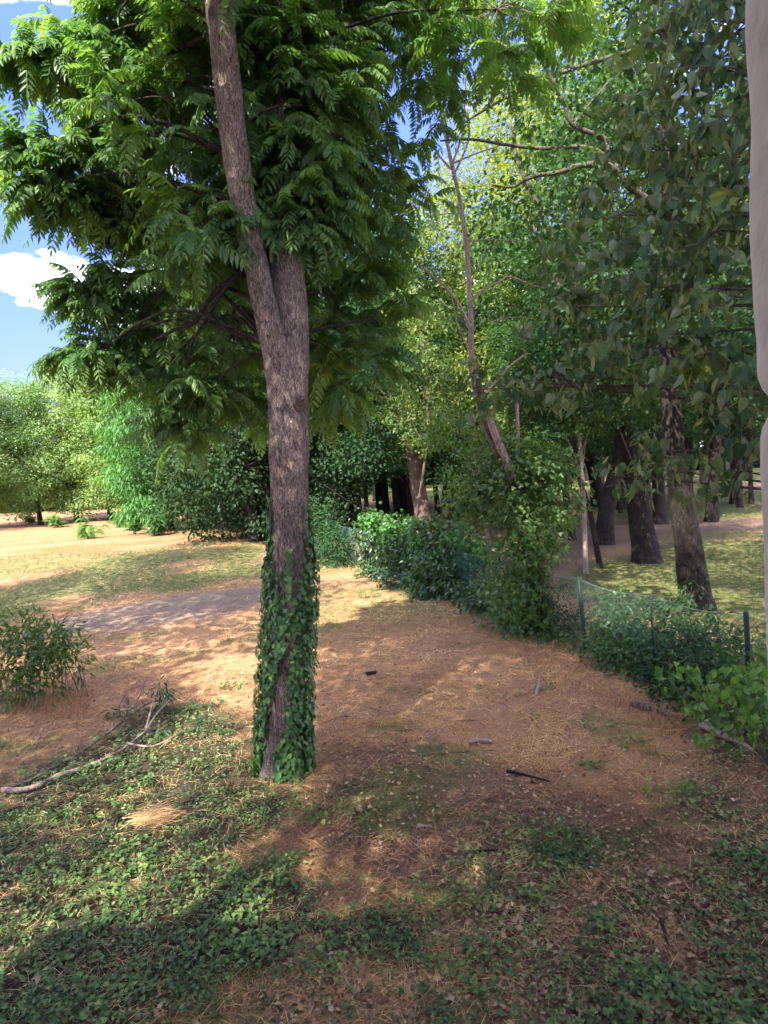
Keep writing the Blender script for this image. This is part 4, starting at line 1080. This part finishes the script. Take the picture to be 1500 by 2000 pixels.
# field shrubs at left
plant('elder_shrub', 'grey-green shrub at the left frame edge with dry stalks at its foot', 'shrub',
      [(0, 1230, 12.4, .42), (60, 1250, 12.2, .5), (110, 1240, 12.4, .36), (30, 1340, 11.8, .4), (20, 1240, 12.4, .42), (70, 1270, 12.2, .45), (120, 1260, 12.2, .40), (150, 1290, 12, .28), (30, 1300, 12, .42), (90, 1320, 11.8, .40), (-40, 1290, 12, .5), (130, 1240, 12.4, .25)], LANCE, (.10, .19), 'mid', 410, 60, 9, .14, .3)
for i, (a, b_, h_, lab) in enumerate([(112, 1030, .55, 'small bright sapling at the left of the sunny field'), (170, 1052, .75, 'bright bushy sapling half in sun on the field'), (265, 1045, .7, 'green sapling clump below the feathery tree'), (310, 1048, .7, 'low green sapling thicket before the brown slope'), (60, 1022, .4, 'tiny sapling near the far tree line'), (235, 1030, .6, 'sapling with paler leaves behind the bushy one')]):
    g = at(a, b_); Yg = g[1]
    e_ = empty('field_sapling', (g[0], Yg, gz(g[0], Yg)), 0, lab, 'sapling')
    rs = np.random.default_rng(500 + i); mb = MB(); ps = []; ds = []
    base = np.array([g[0], Yg, gz(g[0], Yg)])
    for q in range(9):
        tip = base + [rs.normal(0, .6 * h_), rs.normal(0, .6 * h_), rs.uniform(.7, 2.6) * h_]
        tube(mb, [base + rs.normal(0, .08, 3) * [1, 1, 0], (base + tip) / 2, tip], [.02, .014, .006], 5, 5, cap=False)
        for w_ in range(14):
            t_ = rs.uniform(.3, 1); ps.append(base * (1 - t_) + tip * t_); an = rs.random() * 6.28; ds.append([math.cos(an), math.sin(an), rs.uniform(0, .8)])
    link('stems', mb.mesh('stems', M['twig']), e_)['kind'] = 'stuff'
    ps = np.array(ps); ds = np.array(ds)
    V, F, ix = stamp(FT[i % 4][:2], ps, frames(ds, np.tile([0, 0, 1.], (len(ps), 1)) + rs.normal(0, .2, ps.shape)), rs.uniform(.45, .8, len(ps)) * (.6 + h_ * .5))
    o = link('foliage', mesh_np('foliage', V, F, M['bright' if i < 2 else 'feather'], False, {'tint': rs.random(len(ps))[ix]}), e_); o['kind'] = 'stuff'

# ------------------------------------------------------------------ foreground linden (branches hang in from the right)
lt = empty('foreground_linden', (5.6, 3.4, gz(5.6, 3.4)), 0, 'flowering linden whose leafy branches hang in from the right before the wood', 'linden tree')
mb = MB()
LTP = np.array([[5.6, 3.4, -.1], [5.55, 3.5, 2], [5.4, 3.6, 4], [5.3, 3.7, 6], [5.2, 3.8, 8.5], [5.2, 3.9, 11]])
tube(mb, LTP, [.24, .21, .19, .16, .12, .06], 20, 40, bark=.02, flare=.35)
link('trunk', mb.mesh('trunk', M['bark_dark']), lt)
LB = [(1300, 170, 4.8, .40), (1390, 130, 4.2, .38), (1260, 290, 5.0, .35), (1360, 280, 4.4, .42), (1430, 330, 4.0, .38), (1210, 420, 5.0, .38), (1300, 430, 4.6, .42), (1400, 450, 4.1, .42),
      (1150, 500, 5.2, .32), (1240, 560, 4.7, .42), (1350, 560, 4.3, .42), (1440, 580, 3.9, .36), (1090, 600, 5.4, .34), (1170, 660, 5.0, .40), (1270, 680, 4.5, .42), (1380, 690, 4.1, .40), (1450, 720, 3.9, .32),
      (1000, 740, 5.6, .34), (930, 760, 5.8, .28), (1070, 730, 5.4, .34), (1150, 760, 5.1, .30), (1400, 800, 4.1, .30), (1450, 850, 4.0, .28), (1260, 880, 4.8, .30), (1310, 920, 4.7, .26), (1230, 930, 5.0, .2), (1380, 40, 4.4, .38), (1290, 60, 5.0, .3),
      (1450, 220, 4.0, .3), (1200, 340, 5.3, .25), (1440, 920, 4.3, .24), (1420, 480, 4.6, .4), (1370, 370, 4.9, .4), (1440, 60, 4.3, .35), (1180, 560, 5.4, .3),
      (1500, -80, 4.4, .7), (1650, 100, 4.2, .7), (1700, 400, 4.0, .7), (1650, 700, 4.0, .6), (1400, -200, 4.8, .8)]
bl = [(aty(a, b_, Y_), (r_, r_, r_ * .85)) for a, b_, Y_, r_ in LB] + [(np.array([5.3 + 3 * math.cos(k * 2.4) * (.4 + .6 * (k % 3) / 2), 3.6 + 2.6 * math.sin(k * 2.4) * (.4 + .6 * (k % 3) / 2), 8.8 + .5 * k]), (1.2, 1.2, .8)) for k in range(15)] + [(np.array([x_, y_, z_]), (1.4, 1.4, .8)) for x_, y_, z_ in [(4.2, 7.2, 11), (6, 8.2, 11.6), (7.6, 7.4, 10.8), (9.2, 8, 11.4), (5, 6, 12.6), (8, 5.6, 12.4), (3.6, 5.2, 11.4), (10, 6, 11.8), (6.6, 6.8, 13.4), (9, 9.4, 12), (4.6, 9, 12.4), (2.6, 6.6, 12.2)]]  # upper crown out of view, added to shade the fence and park lawn
r = np.random.default_rng(77)
br = MB(); tw = MB()
parents = []
for i, (c_, rad) in enumerate(bl):
    zt = np.clip(c_[2] - .25 * (5.4 - c_[0]), 2.5, 8); st = np.array([np.interp(zt, LTP[:, 2], LTP[:, 0]), np.interp(zt, LTP[:, 2], LTP[:, 1]), zt])
    mid = st * .45 + c_ * .55 + np.array([0, 0, .12]) + r.normal(0, .1, 3)
    L0 = np.linalg.norm(c_ - st)
    tube(br, [st, st * .8 + mid * .2 + r.normal(0, .03, 3), mid, c_], [.012 + .006 * L0, .012 + .004 * L0, .008 + .002 * L0, .005], 7, 12)
LP, LD, LI = blob_points(bl, 95, r, .10)
for p, i in zip(LP, LI):
    c_ = bl[i][0]; tube(tw, [c_, (c_ + p) / 2 + r.normal(0, .03, 3), p], [.004, .003, .0018], 3, 4, cap=False)
link('branches', br.mesh('branches', M['bark_tan']), lt)
link('twigs', tw.mesh('twigs', M['twig']), lt)['kind'] = 'stuff'
per = 9
ci = np.repeat(np.arange(len(LP)), per)
Q = LP[ci] + r.normal(0, .060, (len(ci), 3)) * [1, 1, .6]
d = r.normal(0, .55, Q.shape) + [0, 0, -.75] + LD[ci] * .25
nr = r.normal(0, .8, Q.shape) + [-.1, -.25, .65]
Fr = frames(d, nr); S = r.uniform(.042, .100, len(Q)); tn = np.clip(r.beta(2, 2.6, len(Q)) * .6 + .5 * r.random(len(LP))[ci] - .05, 0, 1)
vx = (Q - [0, 0, EYE]) @ _M3
pxq = 750 + vx[:, 0] / -vx[:, 2] * FPX; pyq = 1000 - vx[:, 1] / -vx[:, 2] * FPX
sc_ = np.where((pxq < 1470) & (pyq > 0) & (pyq < 1000), -S / -vx[:, 2], 5)
ordr = np.argsort(sc_); big = np.zeros(len(Q), bool); big[ordr[:300]] = True
o = link('foliage', stamp_mesh('foliage', HEART, Q[~big], Fr[~big], S[~big], M['linden'], tn[~big]), lt); o['kind'] = 'stuff'
lm = [mesh_np('linden_leaf', HEART[0], HEART[1], M['linden'], False, {'tint': np.full(len(HEART[0]), t)}) for t in (.1, .3, .5, .7, .95)]
ll = Vector(lt.location)
for i in np.where(big)[0]:
    o = bpy.data.objects.new('leaf', lm[int(min(4, tn[i] * 5))]); C.objects.link(o); o.parent = lt
    m4 = Matrix(Fr[i].tolist()).to_4x4() @ Matrix.Scale(float(S[i]), 4); m4.translation = Vector(Q[i]) - ll; o.matrix_local = m4
# pale bracts with flower clusters
k_ = r.random(len(LP)) < .75
Bp = LP[k_]; Nn = len(Bp)
rep = np.repeat(np.arange(Nn), 3); Bq = Bp[rep] + r.normal(0, .04, (len(rep), 3))
d = r.normal(0, .35, Bq.shape) + [0, 0, -1]; nr = r.normal(0, .6, Bq.shape) + [0, -.8, .1]
me = stamp_mesh('flower_bracts', LANCE, Bq, frames(d, nr), r.uniform(.055, .105, len(Bq)), M['bract'], r.random(len(Bq)) * .8)
link('flower_bracts', me, lt)['kind'] = 'stuff'
OCT = (np.array([(1, 0, 0), (-1, 0, 0), (0, 1, 0), (0, -1, 0), (0, 0, 1), (0, 0, -1)], float), [np.array([(0, 2, 4), (2, 1, 4), (1, 3, 4), (3, 0, 4), (2, 0, 5), (1, 2, 5), (3, 1, 5), (0, 3, 5)])])
rep = np.repeat(np.arange(Nn), 6); Fq = Bp[rep] + r.normal(0, .018, (len(rep), 3)) + np.repeat(r.normal(0, .02, (Nn, 3)) + [0, 0, -.09], 6, axis=0)
me = stamp_mesh('flower_buds', OCT, Fq, np.tile(np.eye(3), (len(Fq), 1, 1)), r.uniform(.003, .006, len(Fq)), M['bract'], .6 + .4 * r.random(len(Fq)))
link('flower_buds', me, lt)['kind'] = 'stuff'

# ------------------------------------------------------------------ linden sapling at lower right
SB = [(1300, 1330, 9.4, .2), (1340, 1310, 9.4, .2), (1390, 1340, 8.8, .28), (1450, 1320, 8.6, .28), (1430, 1380, 8.3, .28), (1480, 1360, 8.0, .3), (1480, 1420, 7.8, .28), (1420, 1430, 8.1, .22), (1360, 1390, 8.6, .2), (1370, 1440, 8.3, .12), (1500, 1300, 8.2, .25), (1540, 1400, 7.8, .3)]
bl = [(aty(a, b_, Y_), r_) for a, b_, Y_, r_ in SB]
sb = at(1520, 1500)
se = empty('linden_sapling', (sb[0], sb[1], gz(sb[0], sb[1])), 0, 'low linden sapling with large bright heart-shaped leaves in the lower right', 'sapling')
mb = MB(); b0 = np.array([sb[0], sb[1], gz(sb[0], sb[1]) - .05])
for c_, _ in bl: tube(mb, [b0, (b0 + c_) / 2 + [0, 0, .15], c_], [.014, .009, .004], 6, 10)
link('stems', mb.mesh('stems', M['twig']), se)
r = np.random.default_rng(88)
Pq, Dq, _ = blob_points(bl, 420, r, .2); Pq = Pq[r.permutation(len(Pq))]
Pq = Pq[:290]; nq = len(Pq); sel = r.permutation(nq)
d = r.normal(0, .5, (nq, 3)) + [0, -.3, -.6]; nr = r.normal(0, .3, (nq, 3)) + [-.1, -.35, 1]
Fr = frames(d, nr); S = r.uniform(.07, .14, nq); tn = r.random(nq)
bm_ = [mesh_np('sapling_leaf', HEART[0], HEART[1], M['bright'], False, {'tint': np.full(len(HEART[0]), t)}) for t in (.0, .2, .45, .7)]
sl = Vector(se.location)
for i in range(nq):
    o = bpy.data.objects.new('leaf', bm_[int(min(3, tn[i] * 4))]); C.objects.link(o); o.parent = se
    m4 = Matrix(Fr[i].tolist()).to_4x4() @ Matrix.Scale(float(S[i]), 4); m4.translation = Vector(Pq[i]) - sl; o.matrix_local = m4

# ------------------------------------------------------------------ fence
fp = [(-2.6, 31.0), tuple(aty(685, 1062, 27.3)[:2]), (0.6, 22.6), tuple(aty(977, 1150, 16.7)[:2]), tuple(aty(1143, 1200, 13.2)[:2]), tuple(aty(1278, 1230, 11.6)[:2]), tuple(aty(1466, 1250, 9.95)[:2]), (7.3, 6.6)]
fe = empty('mesh_fence', (fp[4][0], fp[4][1], gz(*fp[4])), 0, 'sagging green chain-link fence on green posts between clearing and park', 'fence')
HF = 1.5
tops = []
for i, (fx_, fy_) in enumerate(fp):
    z0 = gz(fx_, fy_); thin = (i == 5)
    rad = .018 if thin else .042
    lean = np.array([(.0), 0, 0]) if i in (1, 3) else np.array([-.10 if i == 4 else -.04, .05, 0])
    mb = MB()
    tp = np.array([fx_, fy_, z0 + HF + .04]) + lean
    tube(mb, [[fx_, fy_, z0 - .1], tp], [rad, rad], 14, 3)
    o = link('post', mb.mesh('post', M['fence_green']), fe)
    tops.append(tp)
    if not thin:
        mb = MB(); tube(mb, [tp, tp + [0, 0, .03]], [rad * 1.15, rad * .9], 14, 3); link('cap', mb.mesh('cap', M['fence_green']), o, None).matrix_parent_inverse = Matrix.Identity(4)
for i in range(len(fp) - 1):
    a = np.array([*fp[i], gz(*fp[i])]); b_ = np.array([*fp[i + 1], gz(*fp[i + 1])])
    L = np.linalg.norm(b_ - a); u = (b_ - a) / L; sg = .07 if i in (3, 4, 5) else .04
    nrm_ = np.array([-u[1], u[0], 0])
    bulge = lambda s_, h_: .10 * math.sin(math.pi * s_ / L) * math.sin(math.pi * h_ / HF)
    la, lb = tops[i] - a - [0, 0, HF], tops[i + 1] - b_ - [0, 0, HF]
    def P_(s_, h_, dn=0):
        t_ = s_ / L; lean = (la * (1 - t_) + lb * t_) * (h_ / HF) * [1, 1, 0]
        return a + u * s_ + lean + np.array([0, 0, h_ - sg * math.sin(math.pi * t_) * (h_ / HF)]) + nrm_ * (bulge(s_, h_) + dn)
    mb = MB()
    step = .075 * (1.0 if i > 2 else 1.4)
    for sgn in (1, -1):
        s_ = -HF
        while s_ < L:
            if sgn > 0: s0, h0 = max(s_, 0), max(0, -s_); s1 = min(s_ + HF, L); h1 = s1 - s_
            else: s0, h0 = max(s_, 0), HF - max(0, -s_); s1 = min(s_ + HF, L); h1 = HF - (s1 - s_)
            if s1 - s0 > .03:
                pts = [P_(s0 + (s1 - s0) * t_, h0 + (h1 - h0) * t_, .002 * sgn) for t_ in (0, .33, .66, 1)]
                tube(mb, pts, [.0034 if i > 2 else .0042] * 4, 3, 4, cap=False)
            s_ += step
    link('chain_link', mb.mesh('chain_link', M['mesh_green']), fe)
    for h_, rr0 in ((HF, .0035), (HF + .05, .003), (.75, .003), (.06, .003)):
        mb = MB(); tube(mb, [P_(L * t_, h_, .006) + [0, 0, (-.05 if h_ > HF else 0) * math.sin(math.pi * t_)] for t_ in np.linspace(0, 1, 7)], [rr0] * 7, 4, 7, cap=False)
        link('wire', mb.mesh('wire', M['wire'] if h_ >= HF else M['mesh_green']), fe)
# loose upper wires drooping from the box elder
for (a0, b0_) in (((1040, 1108, 14.9), tops[4]), ((1040, 1118, 15), tops[4] + [.02, 0, -.02]), ((1092, 1112, 16), tops[4])):
    mb = MB(); A_ = aty(*a0); tube(mb, [A_, (A_ + b0_) / 2 - [0, 0, .03], b0_], [.003] * 3, 4, 8, cap=False); link('wire', mb.mesh('wire', M['wire']), fe)
# rusty slatted gate behind the left post
g0 = np.array(fp[1]) + [.12, .12]; g1 = g0 + np.array([1.25, -1.9]) * .55
ge = empty('wooden_gate', (g0[0], g0[1], gz(*g0)), 0, 'weathered reddish slatted gate beside the far green post', 'gate')
for q in range(11):
    t_ = q / 10; p = g0 * (1 - t_) + g1 * t_; z0 = gz(*p)
    mb = MB(); hh = 1.25 + rng.uniform(-.06, .06)
    tube(mb, [[p[0], p[1], z0], [p[0] + rng.normal(0, .015), p[1], z0 + hh]], [.035, .033], 4, 3); link('slat', mb.mesh('slat', M['rust']), ge)
for hh in (.35, 1.0):
    mb = MB(); tube(mb, [[g0[0] - .02, g0[1] - .06, gz(*g0) + hh], [g1[0] - .02, g1[1] - .06, gz(*g1) + hh]], [.03, .03], 4, 3); link('rail', mb.mesh('rail', M['rust']), ge)

# ------------------------------------------------------------------ dead branches, logs, cut sprays
def ground_branch(name, label, cat, pts, w0, w1, mat, hz=.06, fork=(), lift=0):
    P = [at(*p[:2]) for p in pts]
    for p_, q in zip(P, pts): p_[2] = gz(p_[0], p_[1]) + hz * (1 if len(q) < 3 else q[2])
    e_ = empty(name, (P[0][0], P[0][1], gz(P[0][0], P[0][1])), 0, label, cat)
    mb = MB(); tube(mb, P, np.linspace(w0, w1, len(P)) / 2, 10, 40, bark=w0 * .15, seed=len(pts)); link('stem', mb.mesh('stem', M[mat]), e_)
    for fk in fork:
        Pf = [at(*p[:2]) for p in fk]
        for p_, q in zip(Pf, fk): p_[2] = gz(p_[0], p_[1]) + hz * (1 if len(q) < 3 else q[2])
        mb = MB(); tube(mb, Pf, np.linspace(w1 * 1.1, w1 * .4, len(Pf)) / 2, 7, 18, bark=.002); link('side_branch', mb.mesh('side_branch', M[mat]), e_)
    return e_
ground_branch('fallen_branch', 'long pale fallen branch lying nearest in the sunlit ivy at left', 'branch', [(5, 1552), (60, 1548), (120, 1520), (180, 1500), (240, 1470), (285, 1440, 2)], .075, .035, 'deadwood',
              fork=[[(285, 1440, 2), (310, 1415, 4), (335, 1395, 5)], [(250, 1466, 2), (300, 1470, 2), (350, 1452, 3)], [(285, 1440, 2), (300, 1405, 5), (310, 1380, 6)]])
ground_branch('fallen_branch', 'darker fallen branch lying just beyond the long pale one', 'branch', [(20, 1545), (60, 1530, .8), (115, 1500), (160, 1475), (220, 1435, 2), (260, 1410, 3), (300, 1392, 4), (340, 1388, 3)], .05, .025, 'barkA',
              fork=[[(220, 1435, 2), (240, 1400, 5), (265, 1375, 6), (280, 1362, 6)], [(260, 1410, 3), (285, 1370, 6), (290, 1362, 7)]])
ground_branch('log_piece', 'short bare log piece lying on the straw right of the ivy-clad tree', 'log', [(915, 1455, .5), (935, 1453, .6), (962, 1456, .5)], .07, .06, 'deadwood')
ground_branch('log_piece', 'small pale stick stub lying in the brown mulch', 'stick', [(815, 1618, .5), (843, 1619, .5)], .045, .04, 'deadwood')
ground_branch('rotten_log', 'grey rotten log at the edge of the weeds under the shrub', 'log', [(1235, 1378, .8), (1270, 1388, 1), (1310, 1400, .8)], .12, .10, 'barkA')
ground_branch('fallen_pole', 'weathered grey pole lying in the weeds at lower right', 'log', [(1370, 1422, 1.5), (1400, 1438, 1.5), (1435, 1452, 1.5), (1465, 1470, 1.2)], .10, .09, 'deadwood')
ground_branch('fallen_branch', 'thin brown stick lying across the straw in the middle right', 'branch', [(990, 1512, .6), (1030, 1520, .6), (1075, 1530, .5)], .045, .02, 'bark_dark')
ground_branch('broken_stake', 'short splintered stake leaning up from the straw', 'stake', [(1047, 1358, 0), (1053, 1342, 1.5), (1055, 1336, 2.6)], .07, .03, 'deadwood')
ground_branch('fallen_branch', 'small dark twig lying in the mulch below the log piece', 'branch', [(925, 1668, .4), (950, 1665, .5), (985, 1660, .4)], .035, .015, 'bark_dark')
ground_branch('fallen_branch', 'dark forked stick in the lower right litter', 'branch', [(1290, 1800, .5), (1300, 1830, .6), (1307, 1855, .4)], .035, .015, 'bark_dark')
ground_branch('wood_chunk', 'dark wood chunk lying on straw beyond the tree', 'wood', [(716, 1322, .6), (735, 1318, .6)], .08, .06, 'bark_dark')
for i, (a, b_, s_, lab) in enumerate([(245, 1400, .3, 'cut leafy spray lying left of the upright one'), (322, 1385, .32, 'upright dark spray of cut leaves on the branch pile'), (395, 1378, .26, 'cut leafy spray right of the upright one'), (300, 1440, .3, 'wilted leafy pile across the fallen branches'), (395, 1430, .3, 'wilted leafy pile towards the ivy-clad tree'), (190, 1545, .25, 'sunlit leafy spray beside the pale fallen branch')]):
    g = at(a, b_); e_ = empty('cut_spray', (g[0], g[1], gz(g[0], g[1])), 0, lab, 'cut branches')
    rs = np.random.default_rng(600 + i)
    bl = [(np.array([g[0], g[1], gz(g[0], g[1]) + s_ * (.75 if i == 1 else .30)]), (s_ * (.6 if i == 1 else 1.2), s_ * .8, s_ * (1.0 if i == 1 else .4)))]
    Q, Fr, S, tn, *_ = leaf_cloud('f', bl, 220, 10, .06, LANCE, (.07, .13), 'bush', 610 + i, 1.2 if i == 1 else .6, .7, .2)
    mb = MB()
    for q in range(8):
        p2 = bl[0][0] + rs.normal(0, .14, 3) * [1, 1, .6]; tube(mb, [[g[0], g[1], gz(g[0], g[1]) + .01], p2], [.007, .003], 5, 3)
    link('stems', mb.mesh('stems', M['twig']), e_)['kind'] = 'stuff'
    link('foliage', stamp_mesh('foliage', LANCE, Q, Fr, S, M['bush'], tn * .8), e_)['kind'] = 'stuff'
# small green weed clumps out on the straw
for i, (a, b_, s_, lab) in enumerate([(1165, 1425, .20, 'weed clump on the straw left of the weathered grey pole'), (640, 1600, .20, 'leafy weed clump in the mulch right of the tree base'), (1072, 1345, .13, 'little upright weed beside the splintered stake'), (455, 1345, .20, 'pale green weeds just left of the ivy-clad tree'),
                                     (860, 1760, .22, 'ivy clump in the middle of the lower foreground'), (1090, 1650, .18, 'dark leafy clump between the dead leaves at lower right'), (920, 1905, .2, 'ivy clump at the bottom edge right of centre'), (1150, 1500, .12, 'weed clump near the thin brown stick'), (1230, 1460, .14, 'weed clump below the sunlit straw at right'), (720, 1170, .2, 'green weeds at the foot of the broad bush'), (1330, 1560, .25, 'low leafy clump under the linden sapling')]):
    g = at(a, b_); e_ = empty('weed_clump', (g[0], g[1], gz(g[0], g[1])), 0, lab, 'weeds')
    bl = [(np.array([g[0] + dx * s_, g[1] + dy * s_, gz(g[0], g[1]) + s_ * .28]), (s_, s_ * .8, s_ * .35)) for dx, dy in ((0, 0), (.9, .4), (-.8, .3))]
    Q, Fr, S, tn, *_ = leaf_cloud('f', bl, 260, 8, .05, [OVAL, IVY][i % 2], (.03, .065), 'bush', 710 + i, .1, .6, .2)
    k_ = Q[:, 2] > ground_z(Q[:, 0], Q[:, 1]) + .01
    link('foliage', stamp_mesh('foliage', [OVAL, IVY][i % 2], Q[k_], Fr[k_], S[k_], M['gcover'], tn[k_]), e_)['kind'] = 'stuff'
# straw heap
g = at(310, 1612); N = 420; rs = np.random.default_rng(71)
xx = g[0] + rs.normal(0, .16, N); yy = g[1] + rs.normal(0, .13, N)
th = rs.normal(0, .5, N); d = np.column_stack([np.cos(th), np.sin(th) * .7, rs.normal(0.05, .2, N)])
P = gpos(xx, yy, 0) - d * .12; P[:, 2] = ground_z(xx, yy) + rs.uniform(.03, .10, N)
Fr = frames(d, np.tile([0, 0, 1.], (N, 1)) + rs.normal(0, .4, (N, 3))); Lh = rs.uniform(.15, .32, N)
Fr = Fr * np.stack([.005 / Lh, np.ones(N), np.ones(N)], -1)[:, None, :]
tag(link('straw_heap', stamp_mesh('straw_heap', BLADE, P, Fr, Lh, M['straw'], rs.uniform(.4, .95, N))), 'small heap of pale straw lying on the ivy at left', 'straw', kind='stuff')
# dry stalks at the shrub foot and along the fence
ds_ = []
for (a0, a1, b0_, b1, n_) in ((0, 170, 1340, 1385, 900), (1100, 1330, 1330, 1425, 420), (960, 1080, 1245, 1305, 160)):
    for q in range(n_):
        t_ = rng.random(); g = at(a0 + (a1 - a0) * t_ + rng.normal(0, 8), (b0_ if a0 > 500 else b1 - 25) + (b1 - b0_) * (t_ if a0 > 500 else rng.random()) + rng.normal(0, 8)); ds_.append(g[:2])
ds_ = np.array(ds_); N = len(ds_)
blades('dry_stalks', ds_[:, 0], ds_[:, 1], rng.uniform(.12, .42, N), rng.uniform(.003, .007, N), rng.uniform(.5, 1.5, N), M['straw'], rng.uniform(.0, .6, N), 'standing dry brown stalks at the foot of the shrubs')

# ------------------------------------------------------------------ house at the window
hs = empty('house', (3, -4, 0), 0, 'white plastered house edge seen at the right side of the picture', 'building')
def box(mb, x0, x1, y0, y1, z0, z1):
    V = np.array([(x, y, z) for x in (x0, x1) for y in (y0, y1) for z in (z0, z1)], float)
    mb.add(V, [(0, 1, 3, 2), (4, 6, 7, 5), (0, 4, 5, 1), (2, 3, 7, 6), (0, 2, 6, 4), (1, 5, 7, 3)])
yo = .50; yi = .12
xe = .300
HX0, HX1, HT = -5.6, 9.0, 5.7
mb = MB()
box(mb, HX0, -4.9, yi, yo, 0, HT); box(mb, .52, HX1, yi, yo - .004, 0, HT)
box(mb, -4.9, .52, yi, yo - .002, 0, 3.30); box(mb, -4.9, .52, yi, yo - .002, 5.25, HT)
box(mb, HX0, HX0 + .38, -5, yi, 0, HT); box(mb, HX1 - .38, HX1, -5, yi, 0, HT); box(mb, HX0 + .38, HX1 - .38, -5, -4.6, 0, HT)
link('wall', mb.mesh('wall', M['plaster'], False), hs)
mb = MB(); box(mb, HX0 - .3, HX1 + .3, -5.3, yo + .35, HT, HT + .2)
V = np.array([(HX0 - .3, yo + .35, HT + .2), (HX1 + .3, yo + .35, HT + .2), (HX1 + .3, -5.3, HT + .2), (HX0 - .3, -5.3, HT + .2), (HX0 + 1, -2.4, HT + 1.6), (HX1 - 1, -2.4, HT + 1.6)])
mb.add(V, [(0, 1, 5, 4), (2, 3, 4, 5)], [(1, 2, 5), (3, 0, 4)])
link('roof', mb.mesh('roof', M['rooftile'], False), hs)
# rough plaster reveal
nz, nyy = 260, 40
zz = np.linspace(3.30, 5.25, nz); ss = np.linspace(0, 1, nyy)
V = []
for z in zz:
    for s_ in ss:
        # profile: runs along the reveal (y from yi to yo), then round the corner along the facade
        if s_ < .6: x_, y_ = xe, yi + (yo - .02 - yi) * s_ / .6
        elif s_ < .75:
            a = (s_ - .6) / .15 * math.pi / 2; x_, y_ = xe + .02 * (1 - math.cos(a)), yo - .02 + .02 * math.sin(a)
        else: x_, y_ = xe + .02 + (.52 - xe - .02) * (s_ - .75) / .25, yo
        V.append((x_, y_, z))
V = np.array(V)
nz_ = (fbm(V[:, 2] * 14, V[:, 1] * 14, 5, 4) - .5) * .005 + (vnoise(V[:, 2] * 130, V[:, 1] * 130 + V[:, 0] * 130, 3) - .5) * .0008
lump = .006 * (fbm(V[:, 2] * 3.2, V[:, 2] * 0, 15, 2) - .5)
zn = aty(1488, 795, yo)[2]
notch = .011 * np.exp(-((V[:, 2] - zn) / .012) ** 2)
V[:, 0] += nz_ + lump + notch - .010 * (V[:, 2] - 4.2) * 1.2 * 0
wa = aty(1463, 0, yo - .02); wb_ = aty(1505, 1300, yo - .02)
V[:, 0] += np.interp(V[:, 2], [wb_[2], wa[2]], [wb_[0], wa[0]]) - xe
i = np.arange(nz - 1)[:, None] * nyy; j = np.arange(nyy - 1)[None]
Qv = np.stack([i + j, i + j + 1, i + nyy + j + 1, i + nyy + j], -1).reshape(-1, 4)
link('window_reveal', mesh_np('window_reveal', V, [Qv], M['plaster'], True), hs)

# ------------------------------------------------------------------ trees beside and behind the viewpoint, added out of view to cast shade
for i, (x_, y_, v, s_, lab) in enumerate([
    (-4.0, 2.2, 'shade', .80, 'added high-crowned shade tree close to the house front left of the window'),
    (-5.2, -7.6, 'shade', 1.12, 'added tall shade tree behind the left half of the house'),
    (-0.6, -8.4, 'shade', 1.18, 'added tall shade tree behind the house between its two neighbours'),
    (5.5, -8.0, 'shade', 1.12, 'added tall shade tree behind the right half of the house'),
    (-12.0, 1.6, 'dark2', .85, 'added shade tree beside the left house corner'),
    (-14.8, 7.2, 'mid1', 1.3, 'added shade tree at the left margin of the clearing'),
    (-18.5, 13.5, 'dark1', 1.3, 'second added shade tree at the left margin of the clearing'),
    (10.2, 11.6, 'dark1', .8, 'added park shade tree beyond the right end of the fence'),
    (16.5, 20.0, 'dark1', 1.0, 'added park shade tree farther beyond the right end of the fence'),
    (11.5, 1.5, 'mid1', .9, 'added shade tree beyond the right corner of the house'),
]):
    std_tree('added_shade_tree', x_, y_, v, s_, i * 1.7, lab)
